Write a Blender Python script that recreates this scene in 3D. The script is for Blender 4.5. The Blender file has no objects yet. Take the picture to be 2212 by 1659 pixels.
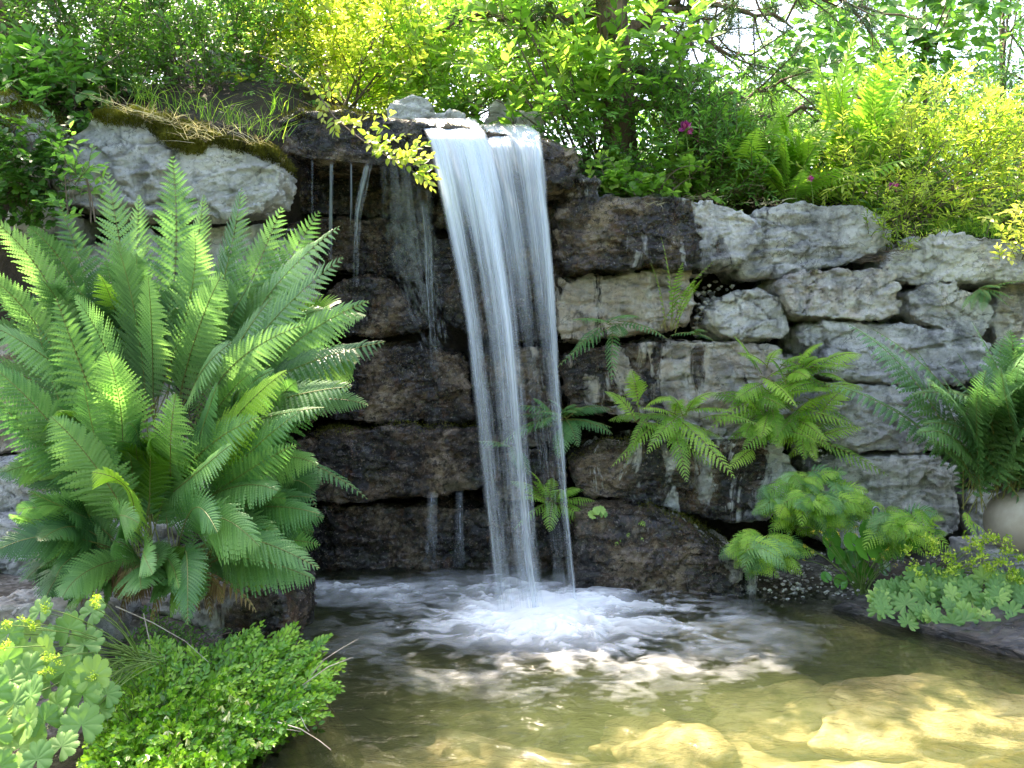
import bpy, math
import numpy as np
from mathutils import Vector

# ------------------------------------------------------------------ camera, sky, sun
scene = bpy.context.scene
FPX, CX, HZ, CH = 1915.0, 1106.0, 780.0, 1.15     # focal length / centre / horizon of the photograph, eye height
cam_d = bpy.data.cameras.new("camera"); cam = bpy.data.objects.new("camera", cam_d)
scene.collection.objects.link(cam); scene.camera = cam
cam.location = (0, 0, CH); cam.rotation_euler = (math.radians(90), 0, 0)
cam_d.sensor_width = 36.0; cam_d.lens = 36.0 * FPX / 2212.0
cam_d.shift_y = -(829.5 - HZ) / 2212.0
cam_d.clip_start = 0.05; cam_d.clip_end = 2000

SUN_EL, SUN_AZ = math.radians(57), math.radians(-33)   # azimuth from +Y (away from the camera), negative = left
world = bpy.data.worlds.new("World"); scene.world = world; world.use_nodes = True
wn = world.node_tree.nodes; wl = world.node_tree.links
sky = wn.new('ShaderNodeTexSky'); sky.sky_type = 'NISHITA'; sky.sun_disc = False
sky.sun_elevation = SUN_EL; sky.sun_rotation = SUN_AZ
sky.air_density = 1.0; sky.dust_density = 2.5; sky.ozone_density = 1.0
wl.new(sky.outputs[0], wn['Background'].inputs[0]); wn['Background'].inputs[1].default_value = 0.15
sd = bpy.data.lights.new("sun", 'SUN'); sd.energy = 4.6; sd.angle = math.radians(0.5); sd.color = (1.0, 0.94, 0.82)
sun = bpy.data.objects.new("sun", sd); scene.collection.objects.link(sun)
sdir = Vector((math.sin(SUN_AZ) * math.cos(SUN_EL), math.cos(SUN_AZ) * math.cos(SUN_EL), math.sin(SUN_EL)))
sun.rotation_euler = sdir.to_track_quat('Z', 'Y').to_euler(); sun.location = sdir * 20
vs = scene.view_settings; vs.view_transform = 'Standard'; vs.look = 'None'; vs.gamma = 1.0; vs.exposure = 2.78
vs.use_white_balance = True; vs.white_balance_temperature = 7500; vs.white_balance_tint = 14

# ------------------------------------------------------------------ helpers
COL = scene.collection
def P(px, py, Y):
    return np.array(((px - CX) / FPX * Y, Y, CH - (py - HZ) / FPX * Y))
def PZ(px, py, z=0.0):
    return P(px, py, (CH - z) * FPX / (py - HZ))
def tag(o, label=None, cat=None, group=None, kind=None):
    if label: o['label'] = label
    if cat: o['category'] = cat
    if group: o['group'] = group
    if kind: o['kind'] = kind
    return o
def empty(name, loc, label, cat, group=None):
    o = bpy.data.objects.new(name, None); COL.objects.link(o); o.location = tuple(float(c) for c in loc)
    o.empty_display_size = 0.05
    return tag(o, label, cat, group)
def mesh_np(name, V, polys, mats=None, mat_idx=None, attrs=None, smooth=True, parent=None, local=False):
    """polys: array (m,k) or list of such arrays. V is in world coordinates; with a parent it is moved into the parent's frame."""
    V = np.asarray(V, dtype=np.float32)
    if not isinstance(polys, (list, tuple)): polys = [polys]
    polys = [np.asarray(p, dtype=np.int32) for p in polys if len(p)]
    me = bpy.data.meshes.new(name)
    if parent is not None and not local:
        off = np.array(parent['_o'] if '_o' in parent else parent.location, dtype=np.float32)
    else: off = None
    org = None
    if parent is None and not local:
        org = V.mean(axis=0); org[2] = V[:, 2].min(); V = V - org
    elif off is not None: V = V - off
    me.vertices.add(len(V)); me.vertices.foreach_set('co', V.ravel())
    li = np.concatenate([p.ravel() for p in polys]); tot = np.concatenate([np.full(len(p), p.shape[1], np.int32) for p in polys])
    st = np.concatenate([[0], np.cumsum(tot)[:-1]]).astype(np.int32)
    me.loops.add(len(li)); me.loops.foreach_set('vertex_index', li)
    me.polygons.add(len(tot)); me.polygons.foreach_set('loop_start', st); me.polygons.foreach_set('loop_total', tot)
    if mats:
        for m in (mats if isinstance(mats, (list, tuple)) else [mats]): me.materials.append(m)
    if mat_idx is not None: me.polygons.foreach_set('material_index', np.asarray(mat_idx, np.int32))
    me.polygons.foreach_set('use_smooth', np.full(len(tot), smooth, dtype=bool))
    me.update(calc_edges=True); me.validate()
    if attrs:
        for k, a in attrs.items():
            at = me.attributes.new(k, 'FLOAT', 'POINT'); at.data.foreach_set('value', np.asarray(a, np.float32))
    o = bpy.data.objects.new(name, me); COL.objects.link(o)
    if org is not None: o.location = tuple(float(c) for c in org)
    if parent is not None: o.parent = parent
    return o
class Geo:
    """collects pieces of geometry into one mesh"""
    def __init__(s): s.V = []; s.F = {}; s.M = {}; s.n = 0; s.T = []
    def add(s, V, F, m=0, tint=0.5):
        V = np.asarray(V, float); F = np.asarray(F, int)
        k = F.shape[1]; s.F.setdefault(k, []).append(F + s.n); s.M.setdefault(k, []).append(np.full(len(F), m))
        s.V.append(V); s.T.append(np.broadcast_to(np.asarray(tint, float), (len(V),))); s.n += len(V)
    def build(s, name, mats, parent=None, smooth=True, local=False):
        ks = sorted(s.F)
        return mesh_np(name, np.concatenate(s.V), [np.concatenate(s.F[k]) for k in ks], mats,
                       np.concatenate([np.concatenate(s.M[k]) for k in ks]), {'tint': np.concatenate(s.T)}, smooth, parent, local)

def h3(i, j, k, s):
    x = (i.astype(np.int64) * 374761393 + j.astype(np.int64) * 668265263 + k.astype(np.int64) * 2147483647 + s * 974634777) & 0xffffffff
    x = ((x ^ (x >> 13)) * 1274126177) & 0xffffffff; x = ((x ^ (x >> 16)) * 2246822519) & 0xffffffff
    x = x ^ (x >> 15)
    return (x & 0xffffff) / float(0xffffff)
def vnoise(p, s=0):
    f = np.floor(p); t = p - f; t = t * t * (3 - 2 * t); i, j, k = f[..., 0], f[..., 1], f[..., 2]
    r = 0
    for a in (0, 1):
        for b in (0, 1):
            for c in (0, 1):
                w = (t[..., 0] if a else 1 - t[..., 0]) * (t[..., 1] if b else 1 - t[..., 1]) * (t[..., 2] if c else 1 - t[..., 2])
                r = r + w * h3(i + a, j + b, k + c, s)
    return r * 2 - 1
def fbm(p, o=4, s=0, g=0.5):
    r = 0; a = 1.0; n = 0
    for q in range(o): r = r + a * vnoise(p * (2.03 ** q) + q * 17.3, s + q); n += a; a *= g
    return r / n
def voro(p, s=0):
    f = np.floor(p); b1 = np.full(p.shape[:-1], 9.0); b2 = np.full(p.shape[:-1], 9.0); off = np.zeros(p.shape); rid = np.zeros(p.shape)
    for a in (-1, 0, 1):
        for b in (-1, 0, 1):
            for c in (-1, 0, 1):
                i, j, k = f[..., 0] + a, f[..., 1] + b, f[..., 2] + c
                q = np.stack([i + h3(i, j, k, s), j + h3(i, j, k, s + 1), k + h3(i, j, k, s + 2)], -1)
                d = q - p; dd = np.sqrt((d * d).sum(-1))
                m = dd < b1
                b2 = np.where(m, b1, np.minimum(b2, dd)); b1 = np.where(m, dd, b1)
                off = np.where(m[..., None], -d, off)
                rid = np.where(m[..., None], np.stack([h3(i, j, k, s + 3), h3(i, j, k, s + 4), h3(i, j, k, s + 5)], -1), rid)
    return b1, b2, off, rid
def sstep(a, b, x):
    t = np.clip((x - a) / (b - a), 0, 1); return t * t * (3 - 2 * t)
def nrm(v): return v / (np.linalg.norm(v, axis=-1, keepdims=True) + 1e-9)
def tube(geo, pts, r0, r1, n=5, m=0, tint=0.5):
    pts = np.asarray(pts, float); k = len(pts)
    T = nrm(np.gradient(pts, axis=0)); ref = np.array((0.31, 0.17, 0.93)); A = nrm(np.cross(T, ref)); B = np.cross(T, A)
    r = np.linspace(r0, r1, k)[:, None, None]; a = np.linspace(0, 2 * math.pi, n, endpoint=False)
    V = pts[:, None] + r * (A[:, None] * np.cos(a)[None, :, None] + B[:, None] * np.sin(a)[None, :, None])
    i = np.arange(k - 1)[:, None] * n; j = np.arange(n)[None]; j2 = (j + 1) % n
    F = np.stack([i + j, i + j2, i + n + j2, i + n + j], -1).reshape(-1, 4)
    geo.add(V.reshape(-1, 3), F, m, tint)
def bez(a, b, c, n=12):
    t = np.linspace(0, 1, n)[:, None]; return (1 - t) ** 2 * np.asarray(a) + 2 * t * (1 - t) * np.asarray(b) + t * t * np.asarray(c)

# ------------------------------------------------------------------ materials
class NT:
    def __init__(s, name):
        s.m = bpy.data.materials.new(name); s.m.use_nodes = True; s.t = s.m.node_tree; s.n = s.t.nodes; s.l = s.t.links
        s.out = s.n['Material Output']; s.b = s.n['Principled BSDF']
    def N(s, ty, **k):
        x = s.n.new(ty)
        for a, v in k.items(): setattr(x, a, v)
        return x
    def noise(s, scale, detail=4, rough=0.55, vec=None, dist=0.0):
        x = s.N('ShaderNodeTexNoise'); x.inputs['Scale'].default_value = scale; x.inputs['Detail'].default_value = detail
        x.inputs['Roughness'].default_value = rough; x.inputs['Distortion'].default_value = dist
        if vec is not None: s.l.new(vec, x.inputs['Vector'])
        return x.outputs['Fac']
    def pos(s, sc=(1, 1, 1)):
        g = s.N('ShaderNodeNewGeometry'); mp = s.N('ShaderNodeMapping'); mp.inputs['Scale'].default_value = sc
        s.l.new(g.outputs['Position'], mp.inputs['Vector']); return mp.outputs[0]
    def attr(s, name): x = s.N('ShaderNodeAttribute', attribute_name=name); return x.outputs['Fac']
    def ramp(s, fac, stops):
        r = s.N('ShaderNodeValToRGB'); e = r.color_ramp.elements
        while len(e) < len(stops): e.new(0.5)
        for q, (p, c) in zip(e, stops): q.position = p; q.color = (c, c, c, 1) if not isinstance(c, tuple) else (*c, 1)
        s.l.new(fac, r.inputs[0]); return r.outputs[0]
    def mix(s, f, a, b, ty='MIX'):
        x = s.N('ShaderNodeMix', data_type='RGBA', blend_type=ty)
        for sock, v in ((x.inputs[0], f), (x.inputs[6], a), (x.inputs[7], b)):
            if hasattr(v, 'is_output'): s.l.new(v, sock)
            elif isinstance(v, tuple): sock.default_value = (*v, 1)
            else: sock.default_value = v
        return x.outputs[2]
    def math(s, op, a, b=0.0, clamp=False):
        x = s.N('ShaderNodeMath', operation=op, use_clamp=clamp)
        for sock, v in ((x.inputs[0], a), (x.inputs[1], b)):
            if hasattr(v, 'is_output'): s.l.new(v, sock)
            else: sock.default_value = v
        return x.outputs[0]
    def bump(s, h, strength, dist, nrm=None):
        x = s.N('ShaderNodeBump'); x.inputs['Strength'].default_value = strength; x.inputs['Distance'].default_value = dist
        s.l.new(h, x.inputs['Height'])
        if nrm is not None: s.l.new(nrm, x.inputs['Normal'])
        return x.outputs[0]
    def set(s, **k):
        for a, v in k.items():
            sock = s.b.inputs[a.replace('_', ' ')]
            if hasattr(v, 'is_output'): s.l.new(v, sock)
            else: sock.default_value = (*v, 1) if isinstance(v, tuple) else v

def rock_material():
    t = NT('limestone')
    p = t.pos(); wet = t.attr('wet'); warm = t.attr('warm'); cav = t.attr('cav')
    n1 = t.noise(3.2, 8, .62, p, .6); n2 = t.noise(11, 6, .65, p, .4); n3 = t.noise(70, 4, .7, p)
    st = t.noise(9, 5, .6, t.pos((1, 1, .22)), .8)
    grey = t.ramp(n1, [(.32, (.17, .175, .19)), (.41, (.44, .435, .435)), (.51, (.70, .685, .665)), (.64, (.85, .83, .79))])
    beige = t.ramp(n1, [(.30, (.30, .24, .19)), (.46, (.60, .49, .38)), (.68, (.76, .65, .52))])
    c = t.mix(t.ramp(t.math('ADD', warm, t.math('MULTIPLY', t.math('SUBTRACT', n2, .5), 1.3)), [(.35, 0.0), (.75, 1.0)]), grey, beige)
    c = t.mix(t.math('MULTIPLY', t.ramp(st, [(.52, 0.0), (.66, 1.0)]), .55), c, (.11, .115, .125))
    c = t.mix(t.math('MULTIPLY', t.ramp(st, [(.30, 1.0), (.40, 0.0)]), .65), c, (.80, .79, .77))
    c = t.mix(t.math('MULTIPLY', t.ramp(n3, [(.32, 1.0), (.42, 0.0)]), .55), c, (.10, .095, .09))
    c = t.mix(t.math('MULTIPLY', t.ramp(n3, [(.62, 0.0), (.70, 1.0)]), .35), c, (.82, .80, .76))
    vc = t.N('ShaderNodeTexVoronoi', feature='DISTANCE_TO_EDGE'); vc.inputs['Scale'].default_value = 6.5
    dm = t.N('ShaderNodeVectorMath', operation='ADD'); nn = t.N('ShaderNodeTexNoise'); nn.inputs['Scale'].default_value = 6; nn.inputs['Detail'].default_value = 6; t.l.new(p, nn.inputs['Vector'])
    sc = t.N('ShaderNodeVectorMath', operation='SCALE'); sc.inputs['Scale'].default_value = .35; t.l.new(nn.outputs['Color'], sc.inputs[0]); t.l.new(p, dm.inputs[0]); t.l.new(sc.outputs[0], dm.inputs[1]); t.l.new(dm.outputs[0], vc.inputs['Vector'])
    crk = t.math('MULTIPLY', t.ramp(vc.outputs['Distance'], [(.0, 1.0), (.018, 0.0)]), t.ramp(t.noise(3.5, 3, .6, p), [(.5, 0.0), (.58, 1.0)]))
    c = t.mix(t.math('MULTIPLY', crk, .8), c, (.05, .045, .04))
    n5 = t.noise(32, 6, .75, p, .2)
    c = t.mix(t.math('MULTIPLY', t.ramp(n5, [(.33, 1.0), (.43, 0.0)]), .45), c, (.17, .16, .15)); c = t.mix(t.math('MULTIPLY', t.ramp(n5, [(.56, 0.0), (.66, 1.0)]), .4), c, (.80, .78, .73))
    c = t.mix(t.ramp(cav, [(.0, 0.0), (1.0, .8)]), c, (.07, .06, .05))
    # water darkens and polishes the stone
    wn1 = t.noise(5, 6, .6, t.pos((1.6, 1, .5)), .8)
    wf = t.ramp(t.math('ADD', wet, t.math('MULTIPLY', t.math('SUBTRACT', wn1, .5), 1.5)), [(.40, 0.0), (.52, 1.0)])
    wc = t.ramp(n1, [(.36, (.003, .003, .0035)), (.46, (.018, .012, .008)), (.55, (.10, .062, .035)), (.65, (.34, .25, .165))])
    wc = t.mix(t.math('MULTIPLY', t.ramp(n2, [(.58, 0.0), (.68, 1.0)]), .6), wc, (.20, .165, .13))
    wc = t.mix(t.math('MULTIPLY', t.ramp(n3, [(.60, 0.0), (.67, 1.0)]), .7), wc, (.42, .36, .29)); wc = t.mix(t.math('MULTIPLY', t.ramp(n5, [(.58, 0.0), (.66, 1.0)]), .5), wc, (.30, .22, .15)); wc = t.mix(t.ramp(n5, [(.40, .85), (.48, 0.0)]), wc, (.004, .004, .005))
    wc = t.mix(t.math('MULTIPLY', t.ramp(t.noise(7, 4, .6, t.pos((1.4, 1, .7))), [(.60, 0.0), (.68, 1.0)]), .45), wc, (.15, .055, .016))
    wc = t.mix(t.math('MULTIPLY', t.ramp(t.noise(4.5, 5, .6, t.pos((1, 1, 1.6))), [(.56, 0.0), (.66, 1.0)]), .5), wc, (.045, .05, .012))
    c = t.mix(wf, c, wc)
    r = t.mix(wf, (.86, .86, .86), t.ramp(n2, [(.35, .10), (.65, .30)]))
    b = t.bump(t.noise(15, 7, .75, p, .6), 1.0, .13); b = t.bump(t.noise(55, 5, .78, p), 1.0, .03, b)
    t.set(Base_Color=c, Roughness=r, Normal=b, Specular_IOR_Level=.5, Coat_Weight=wf, Coat_Roughness=.10, Coat_Normal=b)
    t.b.inputs['Coat IOR'].default_value = 1.4
    return t.m
def plain(name, stops, scale=12, rough=.8, bump=.4, bdist=.01, vec=(1, 1, 1), bscale=60, spec=.4):
    t = NT(name); p = t.pos(vec)
    t.set(Base_Color=t.ramp(t.noise(scale, 6, .6, p, .3), stops), Roughness=rough, Specular_IOR_Level=spec,
          Normal=t.bump(t.noise(bscale, 5, .65, p), bump, bdist)); return t.m
def leaf_material(name, dark, mid, light, trans=.45, rough=.38, spec=.4, sheen=None):
    t = NT(name); tint = t.attr('tint')
    c = t.ramp(t.math('ADD', tint, t.math('MULTIPLY', t.math('SUBTRACT', t.noise(9, 3, .5, t.pos()), .5), .35)), [(.05, dark), (.5, mid), (.95, light)])
    t.set(Base_Color=c, Roughness=rough, Specular_IOR_Level=spec)
    tr = t.N('ShaderNodeBsdfTranslucent'); c2 = t.mix(.6, c, (1.0, 1.0, .5), 'MULTIPLY'); c3 = t.mix(1.0, c2, (1.45, 1.6, 1.3), 'MULTIPLY')
    t.l.new(c3, tr.inputs[0])
    mx = t.N('ShaderNodeMixShader'); mx.inputs[0].default_value = trans
    t.l.new(t.b.outputs[0], mx.inputs[1]); t.l.new(tr.outputs[0], mx.inputs[2]); t.l.new(mx.outputs[0], t.out.inputs[0])
    return t.m
M = {}
M['rock'] = rock_material()
M['soil'] = plain('soil', [(.3, (.012, .009, .006)), (.55, (.035, .024, .015)), (.75, (.07, .05, .03))], 9, .95, .8, .03)
M['moss'] = leaf_material('moss', (.035, .035, .006), (.095, .095, .012), (.20, .19, .03), .25, .7, .2)
M['straw'] = leaf_material('dry_straw', (.20, .16, .11), (.38, .32, .23), (.58, .52, .40), .2, .7, .2)
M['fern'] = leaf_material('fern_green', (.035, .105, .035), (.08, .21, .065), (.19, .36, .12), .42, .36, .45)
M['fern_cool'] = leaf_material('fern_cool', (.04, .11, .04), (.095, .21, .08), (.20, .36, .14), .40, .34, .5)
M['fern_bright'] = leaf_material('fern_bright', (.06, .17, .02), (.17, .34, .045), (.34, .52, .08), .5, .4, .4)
M['rachis'] = plain('rachis', [(.3, (.13, .12, .03)), (.7, (.20, .22, .06))], 30, .5, .1)
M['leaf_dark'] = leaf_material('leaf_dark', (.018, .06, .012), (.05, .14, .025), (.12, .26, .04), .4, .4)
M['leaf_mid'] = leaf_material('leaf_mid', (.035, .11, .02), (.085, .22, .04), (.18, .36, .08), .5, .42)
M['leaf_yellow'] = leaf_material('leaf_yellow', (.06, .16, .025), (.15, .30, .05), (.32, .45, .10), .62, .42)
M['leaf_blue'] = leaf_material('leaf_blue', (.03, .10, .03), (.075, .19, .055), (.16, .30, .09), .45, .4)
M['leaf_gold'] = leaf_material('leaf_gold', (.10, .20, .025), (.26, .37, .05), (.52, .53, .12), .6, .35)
M['mantle'] = leaf_material('mantle_leaf', (.06, .15, .04), (.14, .28, .075), (.30, .44, .11), .35, .5, .35)
M['mantle_flower'] = leaf_material('mantle_flower', (.18, .30, .03), (.36, .50, .06), (.62, .66, .16), .45, .5, .3)
M['box_leaf'] = leaf_material('box_leaf', (.03, .13, .012), (.12, .30, .025), (.32, .52, .06), .35, .3, .5)
M['marsh_leaf'] = leaf_material('marsh_leaf', (.03, .12, .02), (.08, .25, .035), (.15, .36, .05), .4, .25, .55)
M['yellow_petal'] = leaf_material('yellow_petal', (.5, .36, .03), (.62, .46, .05), (.7, .6, .1), .3)
M['pink_petal'] = leaf_material('pink_petal', (.25, .02, .16), (.48, .05, .34), (.68, .16, .50), .4)
M['cream_petal'] = leaf_material('cream_petal', (.5, .48, .25), (.65, .62, .38), (.8, .78, .55), .4)
M['needle'] = leaf_material('pine_needle', (.02, .055, .02), (.05, .11, .04), (.12, .2, .08), .25, .4)
M['grass'] = leaf_material('grass_blade', (.06, .15, .015), (.13, .27, .03), (.3, .42, .07), .5, .4)
M['twig'] = plain('twig_bark', [(.3, (.06, .04, .028)), (.7, (.17, .125, .09))], 20, .85, .4)
M['twig_pale'] = plain('pale_twig', [(.3, (.25, .2, .15)), (.7, (.5, .44, .37))], 20, .85, .4)
M['stem_green'] = plain('green_stem', [(.3, (.07, .13, .025)), (.7, (.14, .22, .04))], 20, .55, .2)
M['bark'] = plain('pine_bark', [(.3, (.05, .032, .022)), (.55, (.16, .10, .07)), (.75, (.30, .20, .14))], 7, .95, 1.0, .05, (2.5, 2.5, .6), 9)

# ------------------------------------------------------------------ stones
def rock(name, label, poly, Y, depth=.5, wet=(0, 0), warm=.3, seed=1, rnd=.16, amp=1.0, cat='boulder', group=None, res=.0115, tilt=0.0, lean=0.05, world_poly=None, stain=0.0):
    """a quarried block: outline polygon in the face plane, rounded in depth, split by facets and bedding ledges"""
    pw = np.array([P(a, b, Y) for a, b in poly]) if world_poly is None else np.asarray(world_poly, float)
    q = pw[:, [0, 2]]; c = (q.max(0) + q.min(0)) / 2; area = 0
    x, z = q[:, 0], q[:, 1]; cr = x * np.roll(z, -1) - np.roll(x, -1) * z; A = cr.sum() / 2
    c = np.array([((x + np.roll(x, -1)) * cr).sum(), ((z + np.roll(z, -1)) * cr).sum()]) / (6 * A)
    # boundary radius by angle
    na = 720; ang = np.linspace(-math.pi, math.pi, na, endpoint=False); R = np.zeros(na)
    e0 = q - c; e1 = np.roll(e0, -1, axis=0)
    d = np.stack([np.cos(ang), np.sin(ang)], -1)
    for a, b in zip(e0, e1):
        s = b - a; den = d[:, 0] * s[1] - d[:, 1] * s[0]; den = np.where(abs(den) < 1e-9, 1e-9, den)
        t = (a[0] * s[1] - a[1] * s[0]) / den; u = (a[0] * d[:, 1] - a[1] * d[:, 0]) / den
        R = np.where((t > 0) & (u >= -1e-6) & (u <= 1 + 1e-6), np.maximum(R, t), R)
    k = np.ones(9) / 9; R = np.convolve(np.concatenate([R[-8:], R, R[:8]]), k, 'same')[8:-8]
    w, h = q.max(0) - q.min(0)
    nx = int(np.clip(w / res, 8, 130)); nz = int(np.clip(h / res, 8, 90)); ny = int(np.clip(depth / (res * 2), 6, 40))
    pts = []; fac = []; base = 0
    for ax, (n1, n2) in ((0, (ny, nz)), (1, (nx, nz)), (2, (nx, ny))):
        a, b = np.meshgrid(np.arange(n1 + 1), np.arange(n2 + 1), indexing='ij')
        for side in (0, 1):
            if ax == 0: L = np.stack([np.full_like(a, side * nx), a, b], -1)
            elif ax == 1: L = np.stack([a, np.full_like(a, side * ny), b], -1)
            else: L = np.stack([a, b, np.full_like(a, side * nz)], -1)
            idx = base + np.arange((n1 + 1) * (n2 + 1)).reshape(n1 + 1, n2 + 1)
            f = np.stack([idx[:-1, :-1], idx[1:, :-1], idx[1:, 1:], idx[:-1, 1:]], -1).reshape(-1, 4)
            if (side == 0) == (ax != 1): f = f[:, ::-1]
            fac.append(f); pts.append(L.reshape(-1, 3)); base += idx.size
    L = np.concatenate(pts); F = np.concatenate(fac)
    key = L[:, 0] * 1000000 + L[:, 1] * 1000 + L[:, 2]
    _, ui, inv = np.unique(key, return_index=True, return_inverse=True)
    L = L[ui].astype(float); F = inv.ravel()[F]
    p = L / np.array([nx, ny, nz]) * 2 - 1
    half = np.array([w, depth, h]) / 2; rr = rnd * .30 * min(half[0] * 2, half[2] * 2, depth)
    m = p * half; inner = np.clip(m, -(half - rr), half - rr); dv = m - inner
    m = inner + dv / (np.linalg.norm(dv, axis=1, keepdims=True) + 1e-9) * rr
    p = m / half
    s = np.maximum(abs(p[:, 0]), abs(p[:, 2])); th = np.arctan2(p[:, 2] * h, p[:, 0] * w)
    Rv = np.interp(th, np.append(ang, math.pi), np.append(R, R[0]))
    # lattice angle: use true angle in the block so that grid lines stay regular
    s = s * .966; X = c[0] + s * Rv * np.cos(th); Z = c[1] + s * Rv * np.sin(th)
    Yc = Y + depth / 2 + p[:, 1] * depth / 2
    Yc = Yc + (Z - c[1]) * lean + (X - c[0]) * tilt
    V = np.stack([X, Yc, Z], -1)
    fn = np.cross(V[F[:, 2]] - V[F[:, 0]], V[F[:, 3]] - V[F[:, 1]])
    cen = np.array([c[0], Y + depth / 2, c[1]])
    sg = np.sign(((V[F].mean(1) - cen) * fn).sum(1).mean()); 
    if sg < 0: F = F[:, ::-1]; fn = -fn
    vn = np.zeros_like(V)
    for i in range(4): np.add.at(vn, F[:, i], fn)
    vn = nrm(vn)
    o = np.array([seed * 7.31, seed * 3.77, seed * 5.13])
    wz = fbm(V * 2.2 + o, 3, seed)[:, None] * .05
    q1 = V + wz
    s1 = max(.16, min(.42, min(w, h) * .55))
    F1, F2, off, rid = voro(q1 / np.array([s1 * 1.3, s1, s1 * .8]) + o, seed)
    d1 = (rid - .5) @ np.array([.0, .0, 0]) + ((rid - .5) * off).sum(1) * 1.7 + (rid[:, 0] - .5) * .5
    G1, G2, of2, ri2 = voro(q1 / np.array([.15, .13, .075]) + o, seed + 9)
    d2 = ((ri2 - .5) * of2).sum(1) * 1.8 + (ri2[:, 0] - .5) * .5
    H1, H2, of3, ri3 = voro((V + fbm(V * 12 + o, 2, 5)[:, None] * .012) / np.array([.055, .05, .032]) + o, seed + 19)
    d3 = ((ri3 - .5) * of3).sum(1) * 1.8 + (ri3[:, 0] - .5) * .35
    zz = V[:, 2] * 9 + fbm(V * 2.5 + o, 3, seed + 3) * 1.6; led = (zz - np.floor(zz)); led = led * sstep(1.0, .86, led)
    lm = sstep(-.05, .3, fbm(V * 1.7 + o + 5, 2, seed + 8))
    f4 = fbm(V * 24 + o, 4, seed + 4, .6)
    crack = sstep(.035, .0, F2 - F1) * sstep(.0, .3, fbm(V * 1.9 + o, 2, seed + 40))
    disp = (d1 * .034 * min(1, s1 / .3) + d2 * .022 + d3 * .014 + led * lm * .026 + f4 * .007) * amp - .005 - crack * .014
    fine = sstep(.07, .0, G2 - G1) * sstep(0, .25, fbm(V * 3 + o, 2, 31)); disp -= fine * .005
    V = V + vn * disp[:, None]
    u = (V[:, 0] - q[:, 0].min()) / w
    wv = wet[0] * (1 - u) + wet[1] * u
    mats = [M['rock']]
    ob = mesh_np(name, V, F, mats, None, {'wet': wv, 'warm': np.full(len(V), warm), 'cav': np.clip(crack * .8 + fine * .5, 0, 1)}, True)
    tag(ob, label, cat, group); return ob, V, vn

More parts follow.
